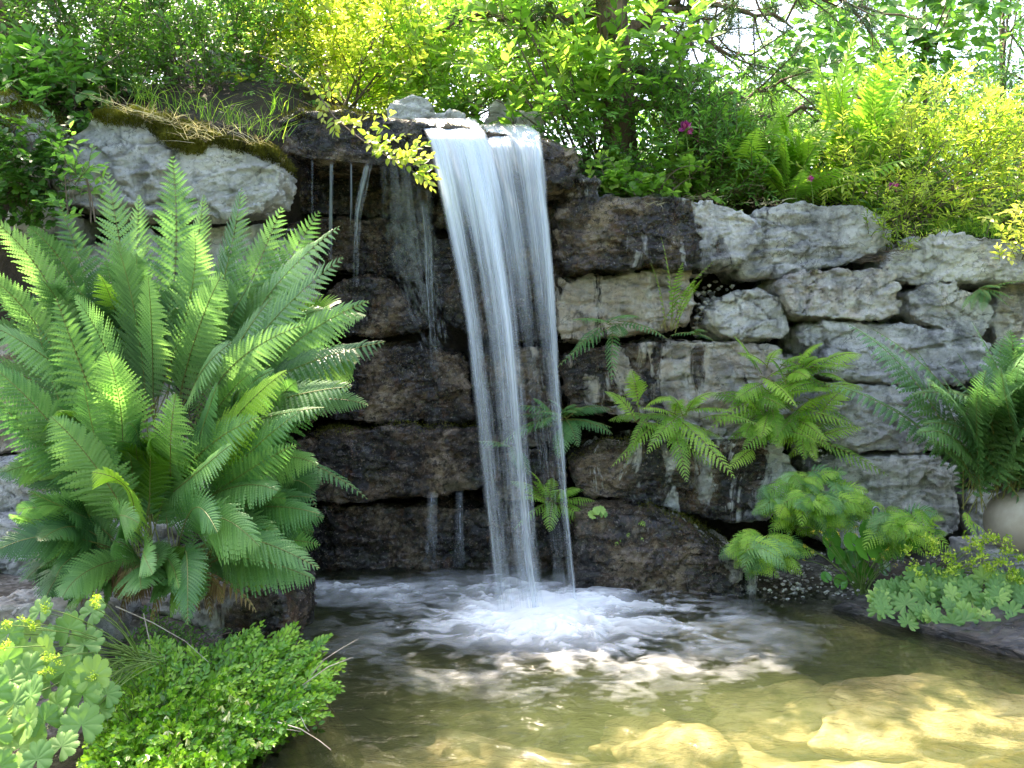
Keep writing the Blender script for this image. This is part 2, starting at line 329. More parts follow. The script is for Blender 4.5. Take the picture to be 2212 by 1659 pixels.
G_W = 'quarried limestone blocks stacked in the retaining wall'
STONES = [
 # label, polygon, Y, depth, wet, warm, seed
 ('wide blue-grey block with black wet streaks, top row beside the waterfall', [(1188,475),(1215,432),(1270,420),(1400,418),(1500,424),(1590,445),(1645,480),(1650,515),(1620,560),(1530,582),(1400,576),(1300,582),(1212,590),(1192,540)], 4.88,.75,(.95,.22),.25,3,.14),
 ('large pale grey weathered block between the streaked block and the layered block', [(1560,560),(1590,520),(1630,455),(1690,437),(1790,436),(1880,440),(1925,470),(1936,520),(1900,548),(1830,575),(1700,592),(1600,602)], 5.02,.75,(.05,-.2),.12,5,.18),
 ('layered pale slab-like block at the right end of the top row', [(1905,585),(1920,545),(1975,505),(2080,500),(2160,512),(2240,535),(2300,560),(2300,612),(2150,608),(2050,614),(1960,618),(1915,605)], 4.95,.8,(-.1,-.1),.30,8,.13),
 ('rounded beige block with a black drip stain, below the streaked top block', [(1196,640),(1205,602),(1340,588),(1440,575),(1490,588),(1505,640),(1495,690),(1430,712),(1330,728),(1260,742),(1205,738)], 5.0,.6,(.50,.05),.72,11,.20),
 ('small knobbly grey boulder in the second row of the wall', [(1522,700),(1540,650),(1580,630),(1650,618),(1690,640),(1708,690),(1712,718),(1690,734),(1600,738),(1550,722)], 4.97,.5,(-.1,-.2),.35,14,.24),
 ('blocky beige and grey stone in the second row, under the large pale block', [(1680,612),(1700,592),(1760,580),(1880,578),(1935,592),(1948,640),(1957,684),(1900,692),(1780,690),(1715,684),(1692,650)], 4.9,.6,(-.2,-.3),.50,17,.14),
 ('angular peaked stone with a dark left face in the second row', [(1957,625),(2020,603),(2060,606),(2120,635),(2152,668),(2140,705),(2120,735),(2050,722),(1990,700),(1960,676)], 4.93,.5,(-.05,-.3),.35,20,.12),
 ('flat beige stone at the right edge, above the big right fern', [(2140,700),(2155,640),(2180,605),(2240,600),(2330,605),(2330,752),(2220,760),(2150,748)], 5.1,.5,(-.2,-.3),.62,23,.14),
 ('long pale banded block with a ledge along its foot, third row on the right', [(1722,715),(1745,694),(1850,692),(2000,698),(2100,722),(2150,745),(2150,800),(2080,825),(1990,836),(1850,826),(1782,818),(1740,760)], 4.92,.7,(-.2,-.3),.18,26,.11),
 ('smooth-faced pale block in the fourth row, left of the big right fern', [(1772,840),(1800,826),(1920,828),(2050,840),(2090,860),(2090,960),(2050,976),(1900,980),(1800,976),(1778,960),(1768,900)], 4.9,.7,(-.1,-.3),.15,29,.09),
 ('low pale block with a projecting boss at the wall foot behind the low ferns', [(1752,1005),(1800,988),(1920,984),(2040,986),(2075,1000),(2080,1150),(1960,1190),(1800,1190),(1755,1150)], 4.88,.6,(.1,-.2),.25,32,.10),
 ('grey block hidden behind the big right fern, level with the banded block', [(2120,770),(2200,762),(2330,760),(2330,880),(2200,890),(2110,860)], 5.12,.6,(0,0),.35,35,.12),
 ('grey block behind the middle of the big right fern', [(2095,880),(2200,892),(2330,885),(2330,1060),(2100,1050)], 5.05,.6,(.1,.1),.35,38,.12),
 ('grey block behind the foot of the big right fern', [(2085,1060),(2330,1066),(2330,1240),(2090,1230)], 5.0,.6,(.1,.1),.35,41,.12),
 ('long block with black stains and a beige lower break, middle row beside the waterfall', [(1206,760),(1300,748),(1420,730),(1600,735),(1685,748),(1716,790),(1722,880),(1690,935),(1600,950),(1480,940),(1380,915),(1300,895),(1222,880)], 4.98,.7,(.62,.18),.62,44,.12),
 ('short block wedged behind the bright wall fern', [(1700,760),(1755,775),(1772,840),(1768,965),(1720,985),(1700,940)], 5.1,.5,(.2,0),.35,47,.12),
 ('big dark grey block overhanging the pool edge boulder', [(1222,1000),(1300,965),(1450,948),(1600,950),(1700,965),(1730,1010),(1722,1070),(1668,1122),(1590,1132),(1480,1118),(1370,1085),(1250,1068)], 4.72,.75,(.72,.30),.32,50,.13),
 ('long wet boulder at the waterline right of the waterfall', [(1236,1120),(1300,1098),(1400,1100),(1500,1140),(1570,1185),(1625,1222),(1648,1262),(1640,1320),(1500,1345),(1280,1345),(1236,1300)], 4.38,.7,(.82,.50),.45,53,.16),
 ('small black block with a round hole on top of the wall right of the waterfall', [(1208,420),(1216,385),(1270,378),(1300,392),(1290,425),(1230,432)], 4.95,.3,(.8,.5),.2,56,.12),
 ('dark wet cap stone the waterfall pours over', [(590,262),(640,236),(740,238),(850,254),(900,262),(1040,280),(1165,300),(1230,325),(1262,370),(1240,402),(1185,415),(1080,392),(960,372),(800,356),(640,342),(596,310)], 4.80,.9,(1.0,.95),.25,59,.14),
 ('dark recessed stone directly under the left end of the cap stone', [(590,350),(760,345),(930,360),(940,450),(820,470),(600,462)], 5.30,.4,(.9,1.0),.5,62,.10),
 ('dark recessed stone behind the top of the falling water', [(935,365),(1080,380),(1220,410),(1220,500),(940,495)], 5.25,.4,(1.0,1.0),.4,65,.10),
 ('wide brown wet stone left of the falling water, upper row', [(610,480),(720,470),(930,478),(950,560),(920,592),(720,590),(610,580)], 5.20,.4,(.85,1.0),.55,68,.12),
 ('wet stone behind the middle of the falling water', [(925,520),(1050,500),(1205,505),(1212,640),(1200,742),(1060,745),(960,700),(930,620)], 5.12,.4,(.82,.7),.6,71,.14),
 ('pointed brown wet boulder left of the falling water', [(680,650),(720,605),(790,590),(850,602),(885,660),(925,698),(890,718),(800,726),(700,722)], 4.98,.45,(.85,.72),.6,74,.16),
 ('dark block with rusty wet face, left of the water in the middle row', [(670,860),(700,790),(760,755),(880,745),(1000,765),(1018,840),(1024,905),(900,916),(720,916),(676,900)], 5.0,.5,(.95,.85),.45,77,.12),
 ('wet beige block behind the lower middle of the falling water', [(1020,752),(1120,742),(1212,752),(1222,880),(1216,975),(1050,962),(1030,880)], 5.10,.4,(.8,.55),.7,80,.14),
 ('long wet block left of the water with a gravelly ledge on top', [(560,1010),(620,955),(700,928),(900,926),(1036,930),(1050,1000),(1045,1058),(920,1078),(760,1092),(620,1088)], 4.86,.6,(.95,.9),.40,83,.13),
 ('dark wet block behind the foot of the falling water', [(1045,985),(1150,968),(1222,985),(1235,1090),(1060,1085)], 5.02,.4,(1.0,.9),.45,86,.14),
 ('long brown wet block at the waterline behind the falling water', [(600,1130),(700,1098),(900,1090),(1100,1095),(1245,1108),(1258,1200),(1250,1290),(900,1310),(620,1310)], 4.93,.5,(.9,.95),.55,89,.11),
 ('big pale block with a moss cap, at the left beneath the shrubs', [(125,440),(100,380),(140,290),(200,240),(300,238),(400,268),(480,300),(570,312),(614,345),(612,420),(560,462),(420,474),(250,468)], 4.50,.3,(-.2,.05),.30,92,.06),
 ('moss-covered stone at the left edge of the wall top', [(-120,205),(20,195),(80,235),(112,290),(110,350),(60,392),(-120,400)], 4.35,.6,(0,0),.5,95,.2),
 ('small grey stone in the ivy at the left edge', [(18,470),(50,438),(100,440),(140,462),(130,520),(30,520)], 4.42,.4,(.1,0),.2,98,.2),
 ('grey stone half hidden under the ivy at the left edge', [(-120,410),(60,400),(95,420),(20,440),(10,560),(-120,560)], 4.5,.4,(.1,.1),.4,101,.16),
 ('grey block behind the upper left fern fronds', [(-120,560),(150,530),(320,490),(360,560),(350,700),(150,730),(-120,720)], 4.55,.3,(.1,.1),.4,104,.14),
 ('grey block behind the upper right fern fronds', [(340,490),(560,475),(650,490),(670,640),(640,720),(420,730),(365,690)], 4.65,.3,(.1,.5),.4,107,.14),
 ('brown stone with a lit face at the left edge, middle row', [(-120,740),(90,735),(130,800),(120,960),(60,985),(-120,990)], 4.4,.5,(.05,.2),.75,110,.14),
 ('dark stone behind the heart of the big fern', [(140,745),(420,740),(640,735),(690,800),(670,920),(500,950),(160,960)], 4.7,.5,(.3,.7),.4,113,.14),
 ('cracked grey stone at the left edge, lower row', [(-120,1000),(60,995),(140,1010),(190,1060),(160,1110),(-120,1120)], 4.2,.5,(.0,.1),.30,116,.14),
 ('dark stone behind the lower fern fronds', [(200,970),(420,960),(580,960),(620,1080),(560,1120),(220,1120)], 4.5,.5,(.3,.6),.4,119,.14),
 ('pale stone with a dark damp foot at the lower left edge', [(-120,1130),(80,1125),(150,1170),(150,1260),(90,1310),(-120,1320)], 3.9,.5,(-.1,.3),.25,122,.14),
 ('dark block behind the fern at the left pool corner', [(180,1135),(400,1130),(600,1115),(640,1180),(640,1330),(200,1330)], 4.25,.5,(.2,.85),.4,125,.14),
 ('grey and black boulder at the left shore under the big fern', [(230,1400),(300,1320),(430,1262),(540,1255),(615,1285),(632,1350),(622,1420),(520,1450),(300,1480)], 3.42,.55,(-.25,1.0),.35,128,.16),
 ('low grey stone behind the left lady\'s mantle', [(-100,1330),(60,1300),(190,1330),(240,1400),(230,1480),(-100,1500)], 3.1,.4,(.1,.0),.4,131,.16),
]
ROCK = {}
for lab, poly, Y, dp, wet, warm, seed, rnd in STONES:
    ROCK[seed] = rock('boulder' if rnd >= .16 else 'stone_block', lab, poly, Y, dp, wet, warm, seed, rnd, 1.0, 'boulder' if rnd >= .16 else 'stone block', G_W)

# stones lying on top of the bank
TOPS = [
 ('rounded pale boulder behind the lip of the waterfall', [(835,248),(850,215),(890,204),(925,212),(938,240),(932,258),(840,262)], 5.35,.35,(-.2,-.1),.2,201,.25),
 ('small flat pale stone at the top of the waterfall', [(925,262),(935,245),(985,240),(1002,250),(1000,272),(930,275)], 5.25,.3,(-.2,.3),.1,204,.2),
 ('upright brown-grey stone on the bank behind the lip', [(1050,275),(1062,225),(1080,205),(1100,220),(1110,260),(1105,282)], 5.5,.3,(0,0),.5,207,.16),
 ('dark mottled stone on the bank behind the lip, right of the upright stone', [(1108,285),(1115,245),(1160,235),(1180,262),(1178,300),(1120,300)], 5.5,.3,(.3,.2),.5,210,.18),
 ('mossy tilted slab among the shrubs right of the waterfall', [(1280,400),(1290,330),(1340,318),(1430,365),(1500,405),(1495,440),(1300,440)], 5.35,.35,(.2,0),.5,213,.14),
 ('dark shaded boulder among the shrubs above the mossy block', [(340,190),(360,140),(450,105),(540,108),(600,150),(620,210),(600,250),(350,250)], 5.9,.5,(.1,.1),.5,216,.2),
]
for lab, poly, Y, dp, wet, warm, seed, rnd in TOPS:
    ROCK[seed] = rock('stone', lab, poly, Y, dp, wet, warm, seed, rnd, .8, 'stone', 'loose stones on the bank above the wall')

# ------------------------------------------------------------------ ground
sx = np.array([0, 1, 2, 2.5, 3.1, 3.6, 4.0, 4.9, 5.4]); sL = np.array([-.8, -.8, -.78, -.74, -.72, -1.0, -1.1, -1.25, -1.4])
rx = np.array([0, 2, 3, 3.35, 3.6, 3.9, 4.15, 4.4, 5.4]); rR = np.array([4, 3.6, 2.9, 2.15, 1.92, 1.72, 1.52, 1.3, 1.2])
def ground_h(x, y):
    d = np.maximum(np.interp(y, sx, sL) - x, x - np.interp(y, rx, rR))   # >0 on a bank
    d = np.maximum(d, (-1.2 - y))
    p = np.stack([x, y, np.zeros_like(x)], -1)
    side = np.where(x < 0, np.interp(y, [2.7, 3.4], [.0, .20]), .07)
    h = np.where(d < 0, -.36 * sstep(0, -.35, d), side * sstep(0, .5, d) + .05 * sstep(.5, 1.5, d))
    return h - .02 + fbm(p * 3, 3, 2) * .03 + fbm(p * 14, 2, 3) * .008
def grid(x0, x1, nx, y0, y1, ny):
    X, Yg = np.meshgrid(np.linspace(x0, x1, nx), np.linspace(y0, y1, ny), indexing='ij')
    idx = np.arange(nx * ny).reshape(nx, ny)
    F = np.stack([idx[:-1, :-1], idx[1:, :-1], idx[1:, 1:], idx[:-1, 1:]], -1).reshape(-1, 4)
    return X.ravel(), Yg.ravel(), F
gx, gy, gF = grid(-5, 5, 380, -2.5, 5.5, 300)
def ground_material():
    t = NT('pool_bed_and_bank'); p = t.pos()
    n = t.noise(2.2, 6, .6, p, .8); n2 = t.noise(26, 5, .6, p)
    bed = t.ramp(n, [(.30, (.05, .05, .02)), (.46, (.13, .12, .045)), (.58, (.30, .26, .11)), (.75, (.58, .50, .28))])
    bed = t.mix(t.math('MULTIPLY', t.ramp(t.noise(3.1, 5, .6, t.pos((1.3, .9, 1)), 1.0), [(.48, 0.0), (.62, 1.0)]), .7), bed, (.10, .115, .012))
    bed = t.mix(t.math('MULTIPLY', t.ramp(n2, [(.55, 0.0), (.7, 1.0)]), .4), bed, (.05, .045, .02))
    v = t.N('ShaderNodeTexVoronoi'); v.inputs['Scale'].default_value = 42; t.l.new(p, v.inputs['Vector'])
    soil = t.mix(t.ramp(t.noise(5, 4, .6, p), [(.45, 0.0), (.6, 1.0)]), (.03, .021, .013), t.ramp(v.outputs['Color'], [(.2, (.05, .045, .04)), (.8, (.32, .30, .27))]))
    soil = t.mix(.45, soil, (.07, .055, .04))
    sp = t.N('ShaderNodeSeparateXYZ'); g = t.N('ShaderNodeNewGeometry'); t.l.new(g.outputs['Position'], sp.inputs[0])
    c = t.mix(t.ramp(t.math('MULTIPLY_ADD', sp.outputs[2], 8.0), [(.0, 0.0), (.25, 1.0)]), bed, soil)
    t.set(Base_Color=c, Roughness=.8, Normal=t.bump(v.outputs['Distance'], .5, .02)); return t.m
M['ground'] = ground_material()
go = mesh_np('ground', np.stack([gx, gy, ground_h(gx, gy)], -1), gF, M['ground'], local=True); tag(go, kind='structure')
# hillside behind and above the wall
def hill_h(x, y):
    p = np.stack([x, y, np.zeros_like(x)], -1)
    top = np.interp(x, [-3, -1.6, -1.2, -.5, .4, .9, 2, 3], [2.35, 2.45, 2.42, 2.40, 2.15, 2.0, 1.95, 1.75])
    yb = np.interp(x, [-3, -1.4, -1.2, .2, 3], [4.75, 4.9, 5.45, 5.5, 5.45])
    return np.where(y < yb, -.5, top + .32 * sstep(0, .8, y - yb) + np.clip(y - yb, 0, 8) * .22) + fbm(p * 2.5, 3, 8) * .04
hx, hy, hF = grid(-9, 9, 220, 4.6, 14, 150)
hz = hill_h(hx, hy)
ho = mesh_np('hillside', np.stack([hx, hy, hz], -1), hF, M['soil'], local=True); tag(ho, kind='structure')
fx, fy, fF = grid(-300, 300, 20, 13.9, 400, 20)
o = mesh_np('terrain', np.stack([fx, fy, np.full_like(fx, 3.7)], -1), fF, plain('far_grass', [(.3, (.04, .08, .015)), (.7, (.08, .14, .03))], 1.5, .9), local=True); tag(o, kind='structure')
g = Geo()
for (a, b, c, d) in ((-300, -5, -300, 300), (5, 300, -300, 300)):
    g.add([(a, c, -.04), (b, c, -.04), (b, d if False else 4.9, -.04), (a, 4.9, -.04)], [(0, 1, 2, 3)])
g.add([(-5, -300, -.04), (5, -300, -.04), (5, -2.5, -.04), (-5, -2.5, -.04)], [(0, 1, 2, 3)])
o = g.build('lawn', plain('lawn_grass', [(.3, (.04, .08, .015)), (.7, (.08, .14, .03))], 1.5, .9), local=True); tag(o, kind='structure')
# earth retaining bank on both outer sides of the wall (soil face)
for a, b, yy in ((-9, -2.4, 4.5), (3.05, 9, 5.2)):
    X, Z, F = grid(a, b, 60, -.4, 1.9 if a > 0 else 2.5, 30)
    pp = np.stack([X, np.full_like(X, yy), Z], -1); pp[:, 1] += fbm(pp * 2, 3, 4) * .12
    o = mesh_np('earth_bank', pp, F, M['soil'], local=True); tag(o, kind='structure')

# ------------------------------------------------------------------ water
def water_material():
    t = NT('pool_water')
    t.n.remove(t.b)
    p = t.pos()
    b = t.bump(t.noise(7, 4, .6, t.pos((1, 1.3, 1)), 1.5), .35, .05); b = t.bump(t.noise(38, 3, .6, t.pos((1, 1.6, 1)), .8), .30, .01, b)
    gl = t.N('ShaderNodeBsdfGlossy'); gl.inputs['Roughness'].default_value = .07; t.l.new(b, gl.inputs['Normal'])
    tr = t.N('ShaderNodeBsdfTransparent'); tr.inputs[0].default_value = (.94, .95, .86, 1)
    df = t.N('ShaderNodeBsdfDiffuse'); df.inputs[0].default_value = (.10, .115, .05, 1)
    m0 = t.N('ShaderNodeMixShader'); m0.inputs[0].default_value = .05; t.l.new(tr.outputs[0], m0.inputs[1]); t.l.new(df.outputs[0], m0.inputs[2])
    fr = t.N('ShaderNodeFresnel'); fr.inputs[0].default_value = 1.33; t.l.new(b, fr.inputs['Normal'])
    m1 = t.N('ShaderNodeMixShader'); t.l.new(fr.outputs[0], m1.inputs[0]); t.l.new(m0.outputs[0], m1.inputs[1]); t.l.new(gl.outputs[0], m1.inputs[2])
    t.l.new(m1.outputs[0], t.out.inputs[0])
    vo = t.N('ShaderNodeVolumePrincipled'); vo.inputs['Color'].default_value = (.42, .52, .25, 1); vo.inputs['Density'].default_value = 1.3; vo.inputs['Anisotropy'].default_value = .3
    t.l.new(vo.outputs[0], t.out.inputs['Volume']); return t.m
C1 = np.array((.10, 3.95)); C2 = np.array((.27, 4.18)); 
def wave(x, y):
    p = np.stack([x, y, np.zeros_like(x)], -1)
    r = np.hypot(x - C1[0], y - C1[1])
    return fbm(p * 5, 3, 5) * .010 + fbm(p * np.array([14, 22, 1]), 3, 6) * .006 + np.sin(r * 26 + fbm(p * 4, 2, 9) * 4) * .007 * np.exp(-r * 1.0)
wx, wy, wF = grid(-2.2, 4.2, 420, -1.6, 5.4, 460)
def boundary(nx, ny):
    i = np.arange(nx * ny).reshape(nx, ny); return np.concatenate([i[:, 0], i[-1, 1:], i[::-1, -1][1:], i[0, ::-1][1:-1]])
bd = boundary(420, 460); nb = len(bd); n0 = len(wx); wV = np.stack([wx, wy, wave(wx, wy)], -1); low = wV[bd].copy(); low[:, 2] = -.7
cen = np.array([[1.0, 1.9, -.7]]); ii = np.arange(nb); jj = (ii + 1) % nb
o = mesh_np('pool_water', np.concatenate([wV, low, cen]), [wF, np.stack([bd[ii], n0 + ii, n0 + jj, bd[jj]], -1), np.stack([np.full(nb, n0 + nb), n0 + jj, n0 + ii], -1)], water_material(), local=True); tag(o, kind='structure')
def foam_material(name='white_foam', dcol=(.93, .95, .97), transl=.08):
    t = NT(name); t.n.remove(t.b); a = t.attr('a')
    df = t.N('ShaderNodeBsdfDiffuse'); df.inputs[0].default_value = (*dcol, 1)
    tl = t.N('ShaderNodeBsdfTranslucent'); tl.inputs[0].default_value = (*dcol, 1)
    gl = t.N('ShaderNodeBsdfGlossy'); gl.inputs['Roughness'].default_value = .35
    m0 = t.N('ShaderNodeMixShader'); m0.inputs[0].default_value = transl; t.l.new(df.outputs[0], m0.inputs[1]); t.l.new(tl.outputs[0], m0.inputs[2])
    m1 = t.N('ShaderNodeMixShader'); m1.inputs[0].default_value = .08; t.l.new(m0.outputs[0], m1.inputs[1]); t.l.new(gl.outputs[0], m1.inputs[2])
    tr = t.N('ShaderNodeBsdfTransparent'); m2 = t.N('ShaderNodeMixShader'); t.l.new(a, m2.inputs[0]); t.l.new(tr.outputs[0], m2.inputs[1]); t.l.new(m1.outputs[0], m2.inputs[2])
    t.l.new(m2.outputs[0], t.out.inputs[0]); return t.m
M['foam'] = foam_material(); M['fall'] = foam_material('falling_water', (.74, .81, .88), .5)
def foam_alpha(x, y, lay):
    dx, dy = x - C1[0], y - C1[1]; r = np.hypot(dx, dy * .85); th = np.arctan2(dy, dx)
    p2 = np.stack([x, y, np.full_like(x, lay * 3.1)], -1)
    wp = fbm(p2 * 3, 3, 70) * .5
    th = th + r * .5; st = fbm(np.stack([np.cos(th) * 4.5 + wp * 3.5, np.sin(th) * 4.5 + wp * 3.5, r * 4.0 + lay * 5], -1), 5, 71)
    fine = fbm(p2 * np.array([26, 40, 1]) + wp[:, None] * 6, 3, 72)
    cl = fbm(p2 * 9, 4, 73)
    core = np.exp(-(r / .25) ** 2) * 1.5 + np.exp(-((x - C2[0] - .03) / .22) ** 2 - ((y - C2[1]) / .12) ** 2) * .9
    far = np.exp(-(np.hypot(dx * .85, dy) / .56) ** 2) * (.75 + .5 * np.clip(dx, -.4, .8))
    a = core * (.75 + .5 * cl) + far * (sstep(.03, .42, st + fine * .3 + cl * .3) * .95) + far * sstep(.12, .6, fine + cl * .4) * .3
    back = np.exp(-((x + .15) / .45) ** 2 - ((y - 4.55) / .20) ** 2) * (.04 + .5 * sstep(.0, .6, cl))
    left = np.exp(-(np.abs((x + .86) / .42)) ** 3 - ((y - 4.40) / .17) ** 2) * (.10 + .75 * sstep(-.05, .55, fbm(p2 * 13, 4, 77)))
    return np.clip(a + back + left, 0, 1)
g = Geo(); al = []
for lay in range(3):
    fx, fy, fF = grid(-1.5, 1.7, 440, 2.6, 4.95, 330)
    a = foam_alpha(fx, fy, lay)
    r = np.hypot(fx - C1[0], fy - C1[1])
    z = wave(fx, fy) + .006 + a * (.006 + .014 * lay) + lay * .002 + fbm(np.stack([fx, fy, np.zeros_like(fx)], -1) * 12, 3, 44 + lay) * .012 * np.exp(-(r / .5) ** 2)
    a = a * (1, .65, .6)[lay]
    keep = (a[fF].max(1) > .02); fF = fF[keep]
    u, inv = np.unique(fF, return_inverse=True)
    g.add(np.stack([fx[u], fy[u], z[u]], -1), inv.reshape(-1, 4)); al.append(a[u])
V = np.concatenate(g.V); F = np.concatenate(g.F[4])
o = mesh_np('foam', V, F, M['foam'], None, {'a': np.concatenate(al)}, True, local=True)
tag(o, 'white foam spreading over the pool where the waterfall lands', 'foam', kind='stuff')

# waterfall
def sheet(name, rows, Yf, alpha, parent, nu=360, nv=110, wig=.0, lay=0, mat=None):
    rows = np.array(rows, float); v = np.linspace(0, 1, nv); py = rows[0, 0] + (rows[-1, 0] - rows[0, 0]) * v
    L = np.interp(py, rows[:, 0], rows[:, 1]); R = np.interp(py, rows[:, 0], rows[:, 2]); u = np.linspace(0, 1, nu)
    U, Vv = np.meshgrid(u, v, indexing='ij'); PX = L[None] + (R - L)[None] * U; PY = np.broadcast_to(py[None], PX.shape)
    Yd = Yf(PY, U)
    Yd = Yd + vnoise(np.stack([U * 9, Vv * 1.0, U * 0 + lay], -1), 50) * .02 + vnoise(np.stack([U * 40, Vv * 1.2, U * 0 + lay], -1), 51) * .006
    X = (PX - CX) / FPX * Yd; Z = CH - (PY - HZ) / FPX * Yd
    gr = fbm(np.stack([U * nu * .28, Vv * 34, U * 0 + lay], -1), 3, 66); eL = .05 * vnoise(np.stack([U * 0, Vv * 7, U * 0 + lay], -1), 67) + .03; eR = .05 * vnoise(np.stack([U * 0, Vv * 9, U * 0 + lay], -1), 68) + .03
    A = np.clip(alpha(U, Vv, PY) + gr * (.05 + .20 * Vv), 0, 1) * sstep(eL - .02, eL + .07, U) * sstep(1 - eR + .02, 1 - eR - .07, U)
    idx = np.arange(nu * nv).reshape(nu, nv); F = np.stack([idx[:-1, :-1], idx[1:, :-1], idx[1:, 1:], idx[:-1, 1:]], -1).reshape(-1, 4)
    return mesh_np(name, np.stack([X.ravel(), Yd.ravel(), Z.ravel()], -1), F, mat or M['fall'], None, {'a': A.ravel()}, True, parent)
def streak(U, V, f, s, vs=1.0):
    return fbm(np.stack([U * f, V * vs, np.full_like(U, s * 3.3)], -1), 4, s, .62)
def Yfall(y0, y1, extra=0):
    def f(PY, U):
        t = np.clip((PY - y0) / (1330 - y0), 0, 1); over = np.clip((y0 + 25 - PY) / 40, 0, 1)
        return 4.70 - (4.70 - y1) * t ** .75 + over * .30 + extra
    return f
wf = empty('waterfall', P(1140, 1320, 4.1), 'silky white waterfall pouring from the dark cap stone into the pool', 'waterfall')
rowsA = [(255,880,1028),(268,900,1036),(285,915,1048),(320,928,1066),(400,945,1084),(500,966,1100),(600,986,1114),(700,1002,1126),(800,1014,1134),(900,1026,1141),(1000,1036,1149),(1100,1046,1156),(1200,1056,1166),(1330,1066,1184)]
rowsB = [(268,1030,1140),(285,1040,1166),(320,1050,1176),(400,1068,1182),(500,1088,1190),(600,1106,1197),(700,1120,1203),(800,1134,1209),(900,1146,1216),(1000,1160,1224),(1100,1174,1231),(1200,1188,1240),(1310,1196,1250)]
def alA(lay):
    def f(U, V, PY):
        s = streak(U, V, 9, 5 + lay) * 1.05 + streak(U, V, 26, 15 + lay) * .26
        prof = .26 + .30 * np.exp(-((U - .12) / .10) ** 2) + .42 * np.exp(-((U - .72 - .08 * V) / .13) ** 2) - .18 * np.exp(-((U - .42) / .10) ** 2)
        topb = .75 * sstep(600, 270, PY)  # sunlit look of the top put into the opacity: denser white there
        fade = 1 - .62 * sstep(380, 1050, PY)
        return (prof + topb + s * .9) * fade * (1, .6, .5)[lay] * sstep(252, 275, PY)
    return f
def alB(lay):
    def f(U, V, PY):
        s = streak(U, V, 8, 25 + lay) * .75 + streak(U, V, 24, 35 + lay) * .26
        body = (.30 + .28 * np.exp(-((U - .30) / .12) ** 2)) * (1 - .97 * sstep(400, 820, PY))
        edge = .50 * np.exp(-((U - .90) / (.09 + .03 * V)) ** 2) * (1 - .25 * V) + .22 * np.exp(-((U - .66) / .08) ** 2) * (1 - V)
        return (body + edge + s * (.8 - .62 * V) + .35 * sstep(400, 290, PY)) * (1, .6, .5)[lay] * sstep(266, 285, PY)  # last term: sunlit white of the upper part, again as extra opacity
    return f
for lay in range(3):
    sheet('main_stream', rowsA, Yfall(268, 3.98 + lay * .05, lay * .03), alA(lay), wf, lay=lay)
for lay in range(2):
    sheet('side_stream', rowsB, Yfall(285, 4.08 + lay * .05, lay * .03), alB(lay), wf, nu=300, lay=lay + 5)
# thin veil and separate trickles
def trickle(label, rows, y0, y1, dens, fr, sd, soft=0.0, grp='thin trickles falling beside the waterfall'):
    e = empty('water_trickle', P(rows[-1][1], rows[-1][0], y1), label, 'trickle', grp)
    def f(PY, U):
        t = np.clip((PY - rows[0][0]) / (rows[-1][0] - rows[0][0]), 0, 1); return y0 + (y1 - y0) * t ** .7
    def al(U, V, PY):
        bell = np.sin(np.pi * U) ** .7
        return (dens + streak(U, V, fr, sd) * dens * 2.0) * bell * sstep(0, .05, V) * (1 - .75 * sstep(.5, 1, V))
    sheet('water_strand', rows, f, al, e, nu=70, nv=60, lay=sd)
trickle('broad faint veil of drops left of the main waterfall', [(345,812,925),(420,818,940),(520,822,955),(640,860,960),(760,905,975)], 4.78, 4.9, .11, 14, 91)
trickle('thin bright trickle falling straight from the cap stone above the big fern', [(348,711,721),(400,711,720),(480,709,719),(560,708,719)], 4.78, 4.85, .55, 4, 92)
trickle('hairline trickle, leftmost under the cap stone', [(340,672,677),(400,672,677),(500,671,677)], 4.78, 4.85, .38, 3, 93)
trickle('faint hairline trickle between the bright trickle and the curved one', [(350,756,761),(430,756,762),(520,755,762)], 4.78, 4.85, .30, 3, 94)
trickle('curved trickle bending left from the cap stone, left of the veil', [(350,788,806),(400,774,796),(460,765,782),(540,762,777),(620,760,776)], 4.76, 4.85, .38, 4, 95)
trickle('twisted strand running down beside the left edge of the main waterfall', [(430,905,925),(520,915,935),(620,918,936),(700,925,940),(800,928,950)], 4.85, 4.9, .26, 5, 96)
trickle('short double trickle dropping from the low ledge into the pool', [(1062,922,946),(1120,918,945),(1200,915,950),(1226,905,955)], 4.84, 4.75, .20, 5, 97)
trickle('short trickle from the low ledge, nearest the waterfall', [(1060,984,1002),(1120,982,1002),(1200,980,1006),(1226,975,1010)], 4.84, 4.75, .18, 5, 98)
trickle('thin drop trickle over the stone at the right of the waterfall', [(1080,1130,1142),(1150,1130,1145),(1250,1128,1150)], 4.6, 4.5, .2, 5, 99)
# wet flowing film over the lip

